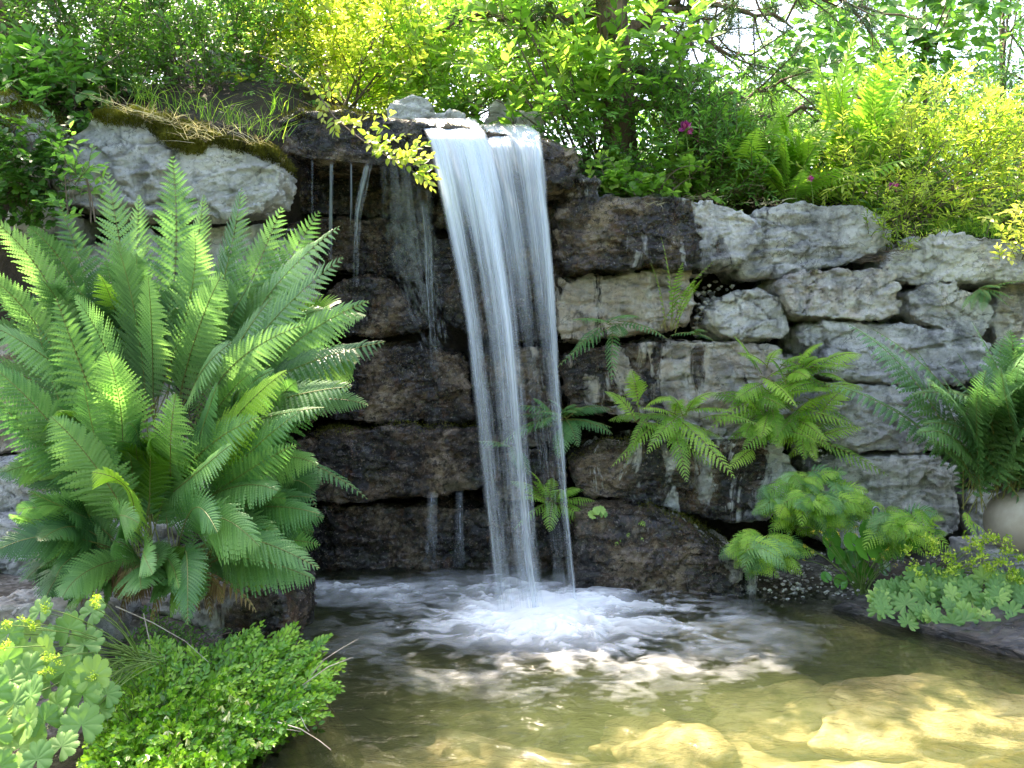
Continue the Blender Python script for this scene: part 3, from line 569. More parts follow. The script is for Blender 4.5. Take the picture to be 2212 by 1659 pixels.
# ------------------------------------------------------------------ ferns
def frond_mesh(geo, spine, width, npair, m, nh, rs, prof_pow=.75, t0=.10, droop=.25, ang=62, tint=.5, seg=None, slim=.13, rr=.0028):
    """pinnate frond: a rachis along the spine, paired pinnae cut into pinnules (m per side; m=0 -> plain blades)"""
    sp = np.asarray(spine, float); n = len(sp); tt = np.linspace(0, 1, n)
    T = nrm(np.gradient(sp, axis=0)); tube(geo, sp, rr, rr * .3, 4, 1, .5)
    ts = t0 + (1 - t0) * (1 - (1 - np.linspace(0, 1, npair)) ** 1.12) * .985
    nh = nrm(np.asarray(nh, float))
    for side in (-1, 1):
        t = ts + (rs.rand(npair) - .5) * .006
        B = np.stack([np.interp(t, tt, sp[:, k]) for k in range(3)], -1); Tn = nrm(np.stack([np.interp(t, tt, T[:, k]) for k in range(3)], -1))
        S = nrm(np.cross(Tn, np.broadcast_to(nh, Tn.shape))) * side; Nn = np.cross(S, Tn) * side
        q = (t - t0) / (1 - t0)
        pr = np.clip(sstep(-.35, .38, q) * (1 - q ** 1.9) ** prof_pow, .02, 1)
        Lp = width * pr * (1 + (rs.rand(npair) - .5) * .10)
        a = np.radians(ang - 16 * q + (rs.rand(npair) - .5) * 7)
        D = Tn * np.cos(a)[:, None] + S * np.sin(a)[:, None]
        ns = max(m, 4); c = np.linspace(0, 1, ns + 1)
        up = Nn
        bend = droop * (rs.rand(npair) * .6 + .7)
        cc = B[:, None] + D[:, None] * (Lp[:, None] * c[None])[..., None] + Tn[:, None] * (Lp[:, None] * (.10 * c[None] ** 2))[..., None]
        cc = cc + np.array((0, 0, -1.0)) * ((Lp * bend)[:, None] * c[None] ** 2)[..., None] - up[:, None] * ((Lp * .10)[:, None] * c[None] ** 2)[..., None]
        W = nrm(np.cross(D, up))
        hw = (Lp[:, None] * slim + .002) * np.clip((1 - c[None] ** 1.7), .0, 1) * np.minimum(1, .55 + c[None] * 4)
        tn = np.clip(tint + (rs.rand(npair) - .5) * .25, 0, 1)
        if m == 0:
            V = np.stack([cc + W[:, None] * hw[..., None], cc, cc - W[:, None] * hw[..., None]], 2)
            V[:, :, 1] -= up[:, None] * (hw * .35)[..., None]
            k = np.arange(npair)[:, None] * (ns + 1) * 3 + np.arange(ns)[None] * 3
            F = np.concatenate([np.stack([k, k + 1, k + 4, k + 3], -1), np.stack([k + 1, k + 2, k + 5, k + 4], -1)]).reshape(-1, 4)
            geo.add(V.reshape(-1, 3), F, 0, np.repeat(tn, (ns + 1) * 3))
        else:
            for e in (-1, 1):
                c0, c1 = cc[:, :-1], cc[:, 1:]; h0 = hw[:, :-1, None]; dW = W[:, None] * e; fw = (c1 - c0)
                o0 = c0 + fw * .30 + dW * h0 * .92 - up[:, None] * h0 * .22; o1 = c0 + fw * .98 + dW * h0 * 1.0 - up[:, None] * h0 * .28
                V = np.stack([c0, c1, o1, o0], 2)
                F = np.arange(npair * ns * 4).reshape(-1, 4)
                if e * side > 0: F = F[:, ::-1]
                geo.add(V.reshape(-1, 3), F, 0, np.repeat(tn, ns * 4))
def frond(parent, spine, width, npair, m, nh, rs, mats, **k):
    g = Geo(); frond_mesh(g, spine, width, npair, m, nh, rs, **k); return g.build('frond', mats, parent, smooth=False)
M['dead_frond'] = leaf_material('dead_frond', (.06, .035, .018), (.16, .10, .05), (.34, .24, .12), .2, .7, .2)
FM = {k: [M[k], M['rachis']] for k in ('fern', 'fern_cool', 'fern_bright', 'dead_frond')}
def fern_clump(label, base, n, length, wfrac, rs_seed, az=(-100, 100), el=(15, 75), mats='fern', npair=20, m=7, group=None, arch=.55, name='fern', cat='fern', tint=(.35, .75), slim=.13, faceup=.8, ang=62, bs=(0, 0, 0)):
    """fronds radiating from a crown; azimuth 0 points to the camera side"""
    rs = np.random.RandomState(rs_seed); base = np.asarray(base, float)
    e = empty(name, base, label, cat, group)
    for i in range(n):
        a = math.radians(az[0] + (az[1] - az[0]) * ((i + rs.rand()) / n)); l = math.radians(el[0] + (el[1] - el[0]) * rs.rand())
        L = length * (.65 + .45 * rs.rand()); hd = np.array((math.sin(a), -math.cos(a), 0))
        d0 = hd * math.cos(l) + np.array((0, 0, math.sin(l))); mid = base + d0 * L * .55
        tip = mid + (hd * (math.cos(l) + .35) + np.array((0, 0, math.sin(l) - arch * 1.6 * (.6 + .6 * rs.rand())))) * L * .5
        bo = rs.uniform(-1, 1, 3) * np.array((.13, .05, .05)) * length + rs.uniform(-1, 1, 3) * np.array(bs); mid = mid + bo; tip = tip + bo + rs.uniform(-.10, .10, 3) * length
        nh = np.array((0, 0, 1)) * faceup + hd * (1 - faceup) * -0.2 + np.array((rs.rand() - .5, -.45, 0)) * .7
        frond(e, bez(base + bo, mid, tip, 12), L * wfrac * rs.uniform(.8, 1.15), npair, m, nh, rs, FM[mats], tint=tint[0] + (tint[1] - tint[0]) * rs.rand(), slim=slim, ang=ang)
    return e
# the big fern on the left: three crowns, most fronds drawn one by one
def big_fern(label, bp, bY, specs, mats, seed, npair=31, m=9):
    rs = np.random.RandomState(seed); e = empty('large_fern', P(*bp, bY), label, 'fern', 'large ferns on the left of the pool')
    for (c, t, w, Yc, Yt, nh) in specs:
        b = P(bp[0] + .28 * (t[0] - bp[0]) + rs.uniform(-45, 45), bp[1] + .10 * (t[1] - bp[1]) + rs.uniform(-30, 30), bY)
        nh = {'f': (0, -1, .25), 'u': (0, -.95, .5), 'l': (-.6, -.9, .3), 'r': (.6, -.9, .3), 'd': (0, -1, .45)}[nh]
        nh = np.array(nh) + rs.uniform(-.38, .38, 3)
        sp = bez(b, P(*c, Yc), P(*t, Yt), 16); sp = sp + np.sin(np.linspace(0, math.pi, 16))[:, None] * rs.uniform(-.03, .03, 3)
        frond(e, sp, rs.uniform(.98, 1.22) * w / FPX * (Yc + Yt) / 2, npair, m, nh, rs, FM['fern_bright' if rs.rand() < .07 else mats], tint=rs.uniform(.2, .95), t0=.16, slim=.118, droop=rs.uniform(.1, .45), ang=rs.uniform(54, 68))
    return e
def fill(seed, bx, by, n, spread, L, Yt, rs=None):
    rs = np.random.RandomState(seed); out = []
    for i in range(n):
        a = math.radians(rs.uniform(*spread)); l = L * rs.uniform(.6, 1.1); tx, ty = bx + math.sin(a) * l, by - math.cos(a) * l * .85
        out.append(((bx + (tx - bx) * .5 + rs.uniform(-30, 30), by + (ty - by) * .62 - 40), (tx, ty), rs.uniform(45, 78), Yt + .25, Yt + rs.uniform(-.15, .2), 'fuud'[rs.randint(4)]))
    return out
big_fern('upper crown of tall cool green fern fronds rising against the moss-capped block', (340, 960), 3.75, [
 ((395,600),(372,335),88,3.7,3.7,'f'), ((250,640),(232,368),84,3.7,3.7,'f'), ((470,640),(522,405),80,3.7,3.65,'f'), ((520,690),(610,445),78,3.7,3.6,'f'),
 ((180,660),(130,440),80,3.7,3.6,'f'), ((420,560),(440,420),60,3.8,3.8,'f'), ((300,560),(300,420),60,3.85,3.85,'f'),
 ((500,660),(735,488),88,3.55,3.4,'u'), ((540,720),(742,555),84,3.45,3.3,'u'), ((560,640),(690,455),72,3.7,3.6,'f'),
 ((560,720),(797,650),84,3.4,3.2,'u'), ((590,800),(832,738),86,3.35,3.1,'u'), ((560,830),(760,835),80,3.3,3.1,'u'), ((520,880),(700,880),70,3.2,3.0,'u'),
 ((130,590),(-20,470),80,3.5,3.4,'u'), ((170,560),(60,490),70,3.6,3.5,'f'), ((120,660),(-40,590),76,3.4,3.2,'u'), ((130,730),(-30,700),76,3.3,3.1,'u'),
 ((440,700),(480,590),80,3.4,3.2,'f'), ((330,740),(320,600),84,3.4,3.25,'f'), ((420,780),(590,640),80,3.3,3.1,'u'), ((240,760),(160,640),80,3.3,3.1,'l'),
 ((330,700),(250,520),80,3.5,3.4,'f'), ((430,640),(420,500),78,3.55,3.5,'f'), ((480,760),(660,700),84,3.25,3.05,'u'), ((380,800),(500,740),80,3.2,3.0,'d')] + fill(1, 300, 850, 14, (-70, 60), 330, 3.5) + fill(11, 480, 800, 14, (-30, 110), 300, 3.5) + fill(12, 560, 760, 8, (20, 100), 230, 3.6) + fill(13, 150, 760, 8, (-110, 10), 230, 3.4), 'fern_cool', 301)
big_fern('middle crown of the large fern, broad fronds arching towards the waterfall', (320, 1130), 3.4, [
 ((500,960),(650,888),84,3.1,2.95,'u'), ((470,880),(620,800),84,3.2,3.0,'u'), ((190,900),(120,640),88,3.2,3.15,'f'), ((150,980),(80,700),84,3.3,3.3,'f'),
 ((400,900),(470,830),78,3.1,2.95,'f'), ((300,880),(230,760),82,3.1,3.0,'f'), ((120,900),(-30,780),80,3.2,3.1,'u'), ((90,930),(-30,850),70,3.2,3.1,'u'),
 ((470,1000),(640,960),70,3.1,2.95,'d'), ((330,960),(380,850),80,3.0,2.9,'f'), ((230,1000),(180,830),84,3.0,2.95,'f'), ((420,960),(560,900),80,3.05,2.9,'u'),
 ((400,1010),(500,960),70,2.95,2.85,'d'), ((520,1060),(690,1110),78,3.15,3.0,'u'), ((480,1010),(600,1060),70,3.1,3.0,'u'), ((200,1120),(60,1060),74,3.1,3.0,'l')] + fill(2, 250, 1020, 10, (-110, 20), 250, 3.15) + fill(21, 470, 1000, 14, (10, 120), 260, 3.15), 'fern', 302)
big_fern('lower crown of the large fern, bright drooping fronds over the pool', (330, 1215), 3.2, [
 ((480,1090),(690,1228),78,3.05,2.9,'u'), ((520,1150),(680,1252),72,3.1,3.0,'u'), ((410,1120),(405,1350),74,2.85,2.75,'d'), ((280,1130),(240,1180),70,2.95,2.8,'d'),
 ((560,1080),(700,1118),66,3.2,3.1,'u'), ((200,1180),(135,1290),66,2.95,2.85,'d'), ((150,1150),(-10,1190),66,3.0,2.9,'u'), ((130,1120),(20,1110),60,3.1,3.0,'l'),
 ((250,1050),(300,1130),70,2.9,2.8,'d'), ((390,1050),(470,1150),74,2.9,2.8,'d'), ((330,1010),(200,1020),78,3.0,2.9,'l'), ((440,1060),(560,1180),74,2.95,2.85,'u'),
 ((260,1120),(330,1240),60,2.85,2.75,'d'), ((210,980),(110,900),80,3.05,3.0,'f')] + fill(3, 430, 1130, 12, (70, 140), 260, 3.05) + fill(4, 230, 1150, 12, (-160, -60), 200, 2.95) + fill(5, 360, 1180, 7, (140, 230), 150, 2.85) + fill(6, 320, 1130, 9, (-35, 35), 230, 3.1) + fill(7, 330, 1060, 7, (-60, 60), 170, 3.0), 'fern', 303)
rs = np.random.RandomState(77); e = empty('dead_fern_litter', P(350, 1230, 3.3), 'tangle of brown dead fronds under the crown of the large fern', 'fern')
for i in range(16):
    b = P(350 + rs.uniform(-60, 60), 1190 + rs.uniform(-20, 20), 3.3); a = rs.uniform(-1.4, 1.4); c = P(350 + 150 * math.sin(a), 1215 + rs.uniform(0, 30), 3.1); t_ = P(350 + 200 * math.sin(a) + rs.uniform(-30, 30), 1290 + rs.uniform(-20, 70), 3.12)
    frond(e, bez(b, c, t_, 12), .05, 16, 0, np.array((0, -1, .3)) + rs.uniform(-.5, .5, 3), rs, FM['dead_frond'], tint=rs.uniform(.1, .9), droop=.8)
G_F = 'ferns rooted in the joints of the wall'
fern_clump('loose fern fronds hanging behind the big fern at the left pool corner', P(600,990,4.3), 7, .36, .22, 311, (-20,90), (-30,30), 'fern', 16, 5, G_F)
fern_clump('small fern drooping above the boulder at the left pool corner', P(575,1050,3.9), 6, .22, .25, 312, (-60,80), (-20,60), 'fern_bright', 12, 4, G_F)
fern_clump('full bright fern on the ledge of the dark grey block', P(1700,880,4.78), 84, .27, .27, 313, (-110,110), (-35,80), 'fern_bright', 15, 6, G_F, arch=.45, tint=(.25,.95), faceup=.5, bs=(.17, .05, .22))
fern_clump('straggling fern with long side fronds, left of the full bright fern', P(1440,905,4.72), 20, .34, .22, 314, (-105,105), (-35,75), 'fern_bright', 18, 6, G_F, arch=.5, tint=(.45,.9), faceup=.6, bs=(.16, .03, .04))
fern_clump('dark green fern beside the narrow strand of the waterfall', P(1215,905,4.85), 20, .27, .26, 315, (-110,110), (-20,70), 'fern', 15, 5, G_F)
fern_clump('light fern half behind the falling water, low on the wall', P(1195,1085,4.72), 15, .26, .26, 316, (-100,100), (-20,75), 'fern_bright', 14, 5, G_F)
fern_clump('fern seen through the falling water beneath the ledge', P(1110,965,4.95), 5, .22, .25, 317, (-100,40), (-20,40), 'fern', 12, 4, G_F)
fern_clump('hanging fern under the rounded beige block', P(1320,700,4.9), 8, .34, .22, 318, (-70,60), (-45,20), 'fern', 14, 5, G_F)
fern_clump('fern springing up over the right end of the rounded beige block', P(1440,710,4.85), 6, .52, .14, 319, (-40,60), (45,88), 'fern_bright', 18, 5, G_F, arch=.3)
fern_clump('tiny fern on the ledge between the beige block and the knobbly boulder', P(1500,720,4.85), 5, .12, .28, 320, (-90,90), (5,50), 'fern', 9, 0, G_F)
fern_clump('tiny yellow-green fern on the wet waterline boulder', P(1358,1120,4.5), 4, .13, .30, 321, (-60,60), (-30,30), 'fern_bright', 9, 0, G_F)
fern_clump('small dark fern between the peaked stone and the right edge stone', P(2120,625,4.95), 9, .20, .24, 322, (-70,80), (-40,30), 'fern', 12, 0, G_F)
fern_clump('tall fern filling the right edge in front of the wall', P(2190,1070,4.45), 110, 1.02, .15, 323, (-85,115), (50,88), 'fern_cool', 26, 7, 'tall ferns at the foot of the wall', arch=.45, tint=(.2,.7), faceup=.4, bs=(.15, .05, .07))
fern_clump('narrow fern with upright tips behind the tall right edge fern', P(2285,1060,4.5), 34, 1.15, .14, 324, (-70,120), (55,88), 'fern_cool', 22, 6, 'tall ferns at the foot of the wall', arch=.5)
fern_clump('small bright fern frond over the stoneware sphere', P(2085,1110,4.1), 3, .14, .3, 325, (-60,60), (-30,10), 'fern_bright', 10, 0, G_F)
# soft low lady-fern patches at the foot of the wall: many small overlapping fronds
for lab, cx_, cy_, Y0, n, rx_, ry_, sd_ in (('dense mat of soft feathery fern below the dark grey block', 1755, 1080, 4.55, 170, 122, 62, 331),
        ('lower lobe of feathery fern over the waterline boulder', 1650, 1185, 4.42, 80, 66, 40, 332), ('feathery fern tuft behind the metal hook', 1960, 1130, 4.35, 60, 75, 40, 333)):
    rs = np.random.RandomState(sd_); b0 = P(cx_, cy_ + 30, Y0); e = empty('feathery_fern', b0, lab, 'fern', 'soft feathery ferns at the wall foot')
    for i in range(int(n * .62)):
        a = rs.rand() * 2 * math.pi; r = rs.rand() ** .6; px, py = cx_ + math.cos(a) * rx_ * r, cy_ + math.sin(a) * ry_ * r
        c = P(px, py, Y0 - .05 - .25 * (1 - r) - .1 * rs.rand()); L = rs.uniform(.13, .22)
        dirv = nrm(np.array((math.cos(a) * .8 + rs.uniform(-.8, .8), -.45, rs.uniform(-.45, .35)))); up_ = np.array((0, 0, L * .22))
        sp = bez(c - dirv * L * .5 - up_, c + up_, c + dirv * L * .5 - up_, 10)
        frond(e, sp, L * .36, 14, 6, np.array((0, -.75, .75)) + rs.uniform(-.3, .3, 3), rs, FM['fern_bright' if i % 3 else 'fern'], tint=rs.uniform(.3, .95), slim=.10, rr=.0012, t0=.04)

# ------------------------------------------------------------------ leaves and shrubs
def leaf_tpl(kind='oval'):
    """unit leaf along +x, normal +z: vertices and quads"""
    if kind == 'oval': xs, ws = [0, .3, .65, 1], [.02, .24, .22, .0]
    elif kind == 'lance': xs, ws = [0, .3, .65, 1], [.01, .13, .11, .0]
    elif kind == 'round': xs, ws = [0, .25, .7, 1], [.03, .42, .40, .0]
    V = []; 
    for x_, w_ in zip(xs, ws): V += [(x_, w_, .10 * w_ * 2 - .16 * x_ * x_), (x_, 0, -.16 * x_ * x_ - .03), (x_, -w_, .10 * w_ * 2 - .16 * x_ * x_)]
    F = []
    for i in range(3): k = i * 3; F += [(k, k + 3, k + 4, k + 1), (k + 1, k + 4, k + 5, k + 2)]
    return np.array(V, float), np.array(F)
def simple_tpl():
    return np.array([(0, 0, 0), (.45, .26, .05), (1, 0, -.10), (.45, -.26, .05)], float), np.array([(0, 3, 2, 1)])
TPL = {'oval': leaf_tpl('oval'), 'lance': leaf_tpl('lance'), 'round': leaf_tpl('round'), 'simple': simple_tpl()}
TPL['lobed'] = None
def leaves(geo, pos, dirs, nrms, size, tint, kind='oval', m=0):
    T, F = TPL[kind]; D = nrm(dirs); S = nrm(np.cross(nrms, D)); N = np.cross(D, S); size = np.asarray(size)[:, None, None]
    V = pos[:, None] + size * (D[:, None] * T[None, :, 0:1] + S[:, None] * T[None, :, 1:2] + N[:, None] * T[None, :, 2:3])
    n = len(pos); FF = (np.arange(n)[:, None, None] * len(T) + F[None]).reshape(-1, F.shape[1])
    geo.add(V.reshape(-1, 3), FF, m, np.repeat(tint, len(T)))
def sprigs(geo, sgeo, starts, ends, per, size, rs, kind, tint, tj=.25, lift=.3, twig=.0016, nrm_up=(0, -.35, 1), spread=60, back=.0, twn=6):
    """leafy twigs between starts and ends, leaves in alternating pairs"""
    n = len(starts); mid = (starts + ends) / 2 + np.array((0, 0, 1)) * np.linalg.norm(ends - starts, axis=1, keepdims=True) * lift * .4 + rs.uniform(-.02, .02, (n, 3))
    t = np.linspace(.12, 1, per)[None, :, None]
    A, B, Cc = starts[:, None], mid[:, None], ends[:, None]
    Pp = (1 - t) ** 2 * A + 2 * t * (1 - t) * B + t * t * Cc; Tn = nrm(2 * (1 - t) * (B - A) + 2 * t * (Cc - B))
    up = nrm(np.array(nrm_up) + rs.uniform(-.5, .5, (n, 1, 3))) + rs.uniform(-.45, .45, (n, per, 3)); S = nrm(np.cross(Tn, up))
    sg = np.where(np.arange(per) % 2 == 0, 1, -1)[None, :, None]; a = np.radians(spread + rs.uniform(-18, 18, (n, per, 1))); a = a * np.clip(1.35 - t, .3, 1)
    D = Tn * np.cos(a) + S * sg * np.sin(a) + rs.uniform(-.2, .2, (n, per, 3))
    sz = size * (rs.uniform(.65, 1.15, (n, per))) * (1 - .35 * t[..., 0] ** 3)
    tn = np.clip(tint + rs.uniform(-tj, tj, (n, 1)) + rs.uniform(-.12, .12, (n, per)) + .15 * t[..., 0], 0, 1)
    leaves(geo, Pp.reshape(-1, 3), D.reshape(-1, 3), up.reshape(-1, 3), sz.ravel(), tn.ravel(), kind)
    if sgeo is not None:
        for i in range(n): tube(sgeo, np.concatenate([A[i], (1 - .5) ** 2 * A[i] + .5 * B[i] + .25 * Cc[i], Cc[i]]), twig * 1.5, twig * .6, 3, 0, .5)
def shrub(label, base, box, Yr, ntw, per, size, kind, mat, seed, tint=.5, stems=6, stem_r=.008, twl=.22, name='shrub', cat='shrub', group='shrubs on the bank above the wall', stem_mat='twig', nclump=None, tw_mesh=True, tj=.25, bare=0, up=(0, -.35, 1), lift=.3, shape=None):
    """stems fan out of the base into a crown volume given by image bounds at depths Yr; twigs with leaves grow in clumps"""
    rs = np.random.RandomState(seed); b = P(*base); e = empty(name, b, label, cat, group); sg = Geo(); lg = Geo()
    ntw = int(ntw * 1.7); size = size * 1.18; x0, x1, y0, y1 = box; nclump = nclump or max(6, ntw // 12)
    def rp(n):
        out = []
        while len(out) < n:
            u, v = rs.rand(2); 
            if (2 * u - 1) ** 2 + (2 * v - 1) ** 2 * .9 > 1.08 + .3 * rs.rand(): continue
            out.append(P(x0 + (x1 - x0) * u, y0 + (y1 - y0) * v, rs.uniform(*Yr)))
        return np.array(out)
    ctr = rp(nclump)
    ends = rp(stems)
    for t_ in ends:
        m_ = b + (t_ - b) * .5 + np.array((rs.uniform(-.1, .1), rs.uniform(-.1, .1), .15)); s1 = Geo(); tube(s1, bez(b + rs.uniform(-.05, .05, 3) * np.array((2, 1, 0)), m_, t_, 10), stem_r, stem_r * .25, 5); s1.build('stem', M[stem_mat], e)
    for c_ in ctr[:: max(1, nclump // 24)]:
        k = ends[np.argmin(((ends - c_) ** 2).sum(1))]; s0 = b + (k - b) * rs.uniform(.35, .9)
        tube(sg, bez(s0, (s0 + c_) / 2 + rs.uniform(-.06, .06, 3), c_, 7), stem_r * .45, stem_r * .15, 4)
    ci = rs.randint(0, nclump, ntw); st = ctr[ci] + rs.normal(0, twl * .45, (ntw, 3)); out = nrm(st - b + np.array((0, -.3, .2))) + rs.normal(0, .6, (ntw, 3))
    en = st + nrm(out) * twl * rs.uniform(.6, 1.2, (ntw, 1)); ct = rs.uniform(-.22, .22, nclump)[ci]
    for q in range(0, ntw, 1500):
        sl = slice(q, q + 1500); sprigs(lg, sg if tw_mesh else None, st[sl], en[sl], per, size, rs, kind, (tint + ct[sl])[:, None], tj * .6, lift=lift, nrm_up=up)
    for i in range(bare):
        a_ = rp(1)[0]; d_ = nrm(rs.normal(0, 1, 3) + np.array((.4, 0, -.3))) * rs.uniform(.2, .55); tube(sg, bez(a_, a_ + d_ * .5 + rs.normal(0, .05, 3), a_ + d_, 8), .0035, .001, 4)
    for q in sg.F: lg.F.setdefault(q, []).extend([f + lg.n for f in sg.F[q]]); lg.M.setdefault(q, []).extend([np.full(len(f), 1) for f in sg.F[q]])
    lg.V += sg.V; lg.T += sg.T; lg.n += sg.n
    lg.build('foliage', [M[mat], M[stem_mat]], e); return e
# left bank
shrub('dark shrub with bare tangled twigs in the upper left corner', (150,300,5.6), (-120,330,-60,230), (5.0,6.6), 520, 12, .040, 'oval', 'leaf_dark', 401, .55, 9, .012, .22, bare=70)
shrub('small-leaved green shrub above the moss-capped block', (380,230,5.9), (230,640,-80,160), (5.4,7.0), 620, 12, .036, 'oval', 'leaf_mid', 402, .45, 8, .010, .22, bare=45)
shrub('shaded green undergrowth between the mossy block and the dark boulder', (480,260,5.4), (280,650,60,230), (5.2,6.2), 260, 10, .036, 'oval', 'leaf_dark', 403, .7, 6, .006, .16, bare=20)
shrub('broad-leaved seedling by the left edge above the mossy stone', (80,260,4.8), (-40,170,110,270), (4.5,4.9), 60, 7, .075, 'oval', 'leaf_mid', 404, .35, 6, .006, .16)
shrub('ivy trailing down the left edge over the stones', (60,300,4.4), (-60,120,300,480), (4.1,4.35), 150, 8, .036, 'round', 'leaf_dark', 405, .45, 8, .004, .12, name='ivy', cat='ivy', group='climbers on the wall')
shrub('pale young leaves on a shoot in front of the moss-capped block', (160,480,4.0), (110,190,335,450), (3.9,4.1), 12, 6, .055, 'oval', 'leaf_mid', 406, .8, 3, .004, .12, name='ivy', cat='climber', group='climbers on the wall')
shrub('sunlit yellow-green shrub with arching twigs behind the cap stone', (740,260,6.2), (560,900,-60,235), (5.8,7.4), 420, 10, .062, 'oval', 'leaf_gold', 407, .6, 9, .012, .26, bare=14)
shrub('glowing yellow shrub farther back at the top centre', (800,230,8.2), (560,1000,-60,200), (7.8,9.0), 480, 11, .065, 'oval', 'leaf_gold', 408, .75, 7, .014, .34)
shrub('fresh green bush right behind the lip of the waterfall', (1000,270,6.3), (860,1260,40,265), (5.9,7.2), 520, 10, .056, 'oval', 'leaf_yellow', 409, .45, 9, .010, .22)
shrub('slender stemmed shrub with large pale oval leaves at the top centre', (1290,410,5.6), (1010,1430,-60,300), (5.1,6.0), 190, 8, .092, 'oval', 'leaf_yellow', 410, .5, 18, .010, .26, lift=.1, stem_mat='twig')
shrub('green leafy undergrowth at the foot of the slender stemmed shrub', (1330,420,5.5), (1200,1560,200,400), (5.2,5.8), 330, 9, .046, 'oval', 'leaf_mid', 411, .5, 10, .006, .18)
shrub('low light green plants spilling onto the streaked block', (1420,430,5.1), (1290,1570,350,435), (4.95,5.3), 110, 7, .045, 'round', 'leaf_yellow', 412, .55, 8, .004, .10, name='low_plant', cat='plant', group='low plants on the wall top')
shrub('leggy peony clump with reddish stems on the wall top', (1500,435,5.3), (1420,1640,220,420), (5.15,5.6), 170, 9, .050, 'lance', 'leaf_mid', 413, .55, 20, .006, .2, name='peony', cat='plant', group='low plants on the wall top', stem_mat='twig')
shrub('yellow-green rose bush blowing over the layered block', (1960,500,5.4), (1800,2260,240,500), (5.1,6.0), 430, 11, .055, 'lance', 'leaf_gold', 414, .55, 12, .007, .2)
shrub('upper part of the yellow bush beneath the broad-leaved tree', (1950,480,5.9), (1800,2180,220,400), (5.7,6.5), 200, 11, .055, 'lance', 'leaf_yellow', 415, .7, 9, .007, .2)
shrub('low bright plants between the pale block and the layered block', (1950,540,5.1), (1890,2010,420,520), (4.9,5.2), 70, 8, .034, 'lance', 'leaf_gold', 416, .6, 7, .003, .1, name='low_plant', cat='plant', group='low plants on the wall top')
shrub('yellow-leaved twig at the right edge above the layered block', (2240,560,4.7), (2170,2260,430,560), (4.5,4.8), 30, 8, .04, 'oval', 'leaf_gold', 417, .8, 4, .004, .14)
shrub('olive green shrub farther back on the right', (2150,480,7.5), (1950,2300,180,440), (6.8,8), 420, 10, .05, 'lance', 'leaf_blue', 418, .5, 8, .01, .26)
shrub('shaded bush between the peony and the tall bank fern', (1620,430,6.2), (1440,1800,230,420), (5.9,6.8), 420, 10, .05, 'lance', 'leaf_mid', 419, .5, 8, .008, .22)
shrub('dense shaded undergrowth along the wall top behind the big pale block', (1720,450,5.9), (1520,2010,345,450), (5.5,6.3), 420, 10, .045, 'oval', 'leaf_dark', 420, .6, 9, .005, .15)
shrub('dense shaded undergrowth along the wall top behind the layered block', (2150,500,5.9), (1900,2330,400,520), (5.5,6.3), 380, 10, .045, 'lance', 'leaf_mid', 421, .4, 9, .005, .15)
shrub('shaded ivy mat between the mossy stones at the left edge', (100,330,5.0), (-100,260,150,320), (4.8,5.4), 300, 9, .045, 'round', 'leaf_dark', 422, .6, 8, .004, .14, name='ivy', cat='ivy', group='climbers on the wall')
# trees
G_T = 'trees standing behind the garden wall'
def tree(label, base, box, Yr, ntw, per, size, kind, mat, seed, top=None, r=.05, tint=.5, twl=.4, name='broadleaf_tree', nlimb=12, bark='twig', group=G_T, nclump=None):
    rs = np.random.RandomState(seed); b = P(*base); e = empty(name, b, label, 'tree', group); x0, x1, y0, y1 = box
    top = P(*top) if top else P((x0 + x1) / 2, y0, sum(Yr) / 2)
    tr = Geo(); sp = bez(b, (b + top) / 2 + rs.uniform(-.1, .1, 3), top, 14); tube(tr, sp, r, r * .35, 10); tr.build('trunk', M[bark], e)
    lb = Geo(); lg = Geo(); nclump = nclump or max(8, ntw // 10)
    ctr = np.array([P(x0 + (x1 - x0) * rs.rand(), y0 + (y1 - y0) * rs.rand() , rs.uniform(*Yr)) for _ in range(nclump)])
    for i in range(nlimb):
        s0 = sp[rs.randint(5, 14)]; c_ = ctr[rs.randint(nclump)]; l1 = Geo(); tube(l1, bez(s0, (s0 + c_) / 2 + np.array((0, 0, .15)), c_, 9), r * .35, r * .08, 5); l1.build('limb', M[bark], e)
    ci = rs.randint(0, nclump, ntw); st = ctr[ci] + rs.normal(0, twl * .5, (ntw, 3)); en = st + nrm(rs.normal(0, 1, (ntw, 3)) + np.array((0, -.2, -.2))) * twl * rs.uniform(.5, 1.1, (ntw, 1))
    ct = rs.uniform(-.2, .2, nclump)[ci]
    sprigs(lg, lb, st, en, per, size, rs, kind, (tint + ct)[:, None], .15, lift=.1, nrm_up=(0, -.5, .9))
    for q in lb.F: lg.F.setdefault(q, []).extend([f + lg.n for f in lb.F[q]]); lg.M.setdefault(q, []).extend([np.full(len(f), 1) for f in lb.F[q]])
    lg.V += lb.V; lg.T += lb.T; lg.n += lb.n
    lg.build('crown', [M[mat], M[bark]], e); return e
tree('young tree with broad drooping leaves in the upper right', (2010,470,7.0), (1690,2130,-120,240), (6.3,7.4), 260, 9, .095, 'round', 'leaf_mid', 501, (2000,-180,7.0), .026, .42, .34)
tree('blue-green leafy tree at the right edge', (2180,480,8.0), (2090,2330,-120,300), (7.2,8.6), 300, 9, .07, 'oval', 'leaf_blue', 502, (2170,-200,8), .04, .5, .38)
tree('tall hazy tree filling the gap behind the centre shrubs', (1180,260,12), (900,1290,-120,170), (11,14), 420, 9, .13, 'oval', 'leaf_yellow', 503, None, .09, .5, .7)
tree('dark leafy tree in the far upper left', (250,230,10), (-200,620,-200,180), (9,12), 900, 9, .13, 'oval', 'leaf_mid', 504, None, .12, .35, .6)
tree('bright green tree far behind the yellow shrub', (700,230,13), (520,960,40,240), (12,15), 420, 9, .16, 'oval', 'leaf_gold', 505, None, .1, .55, .8)
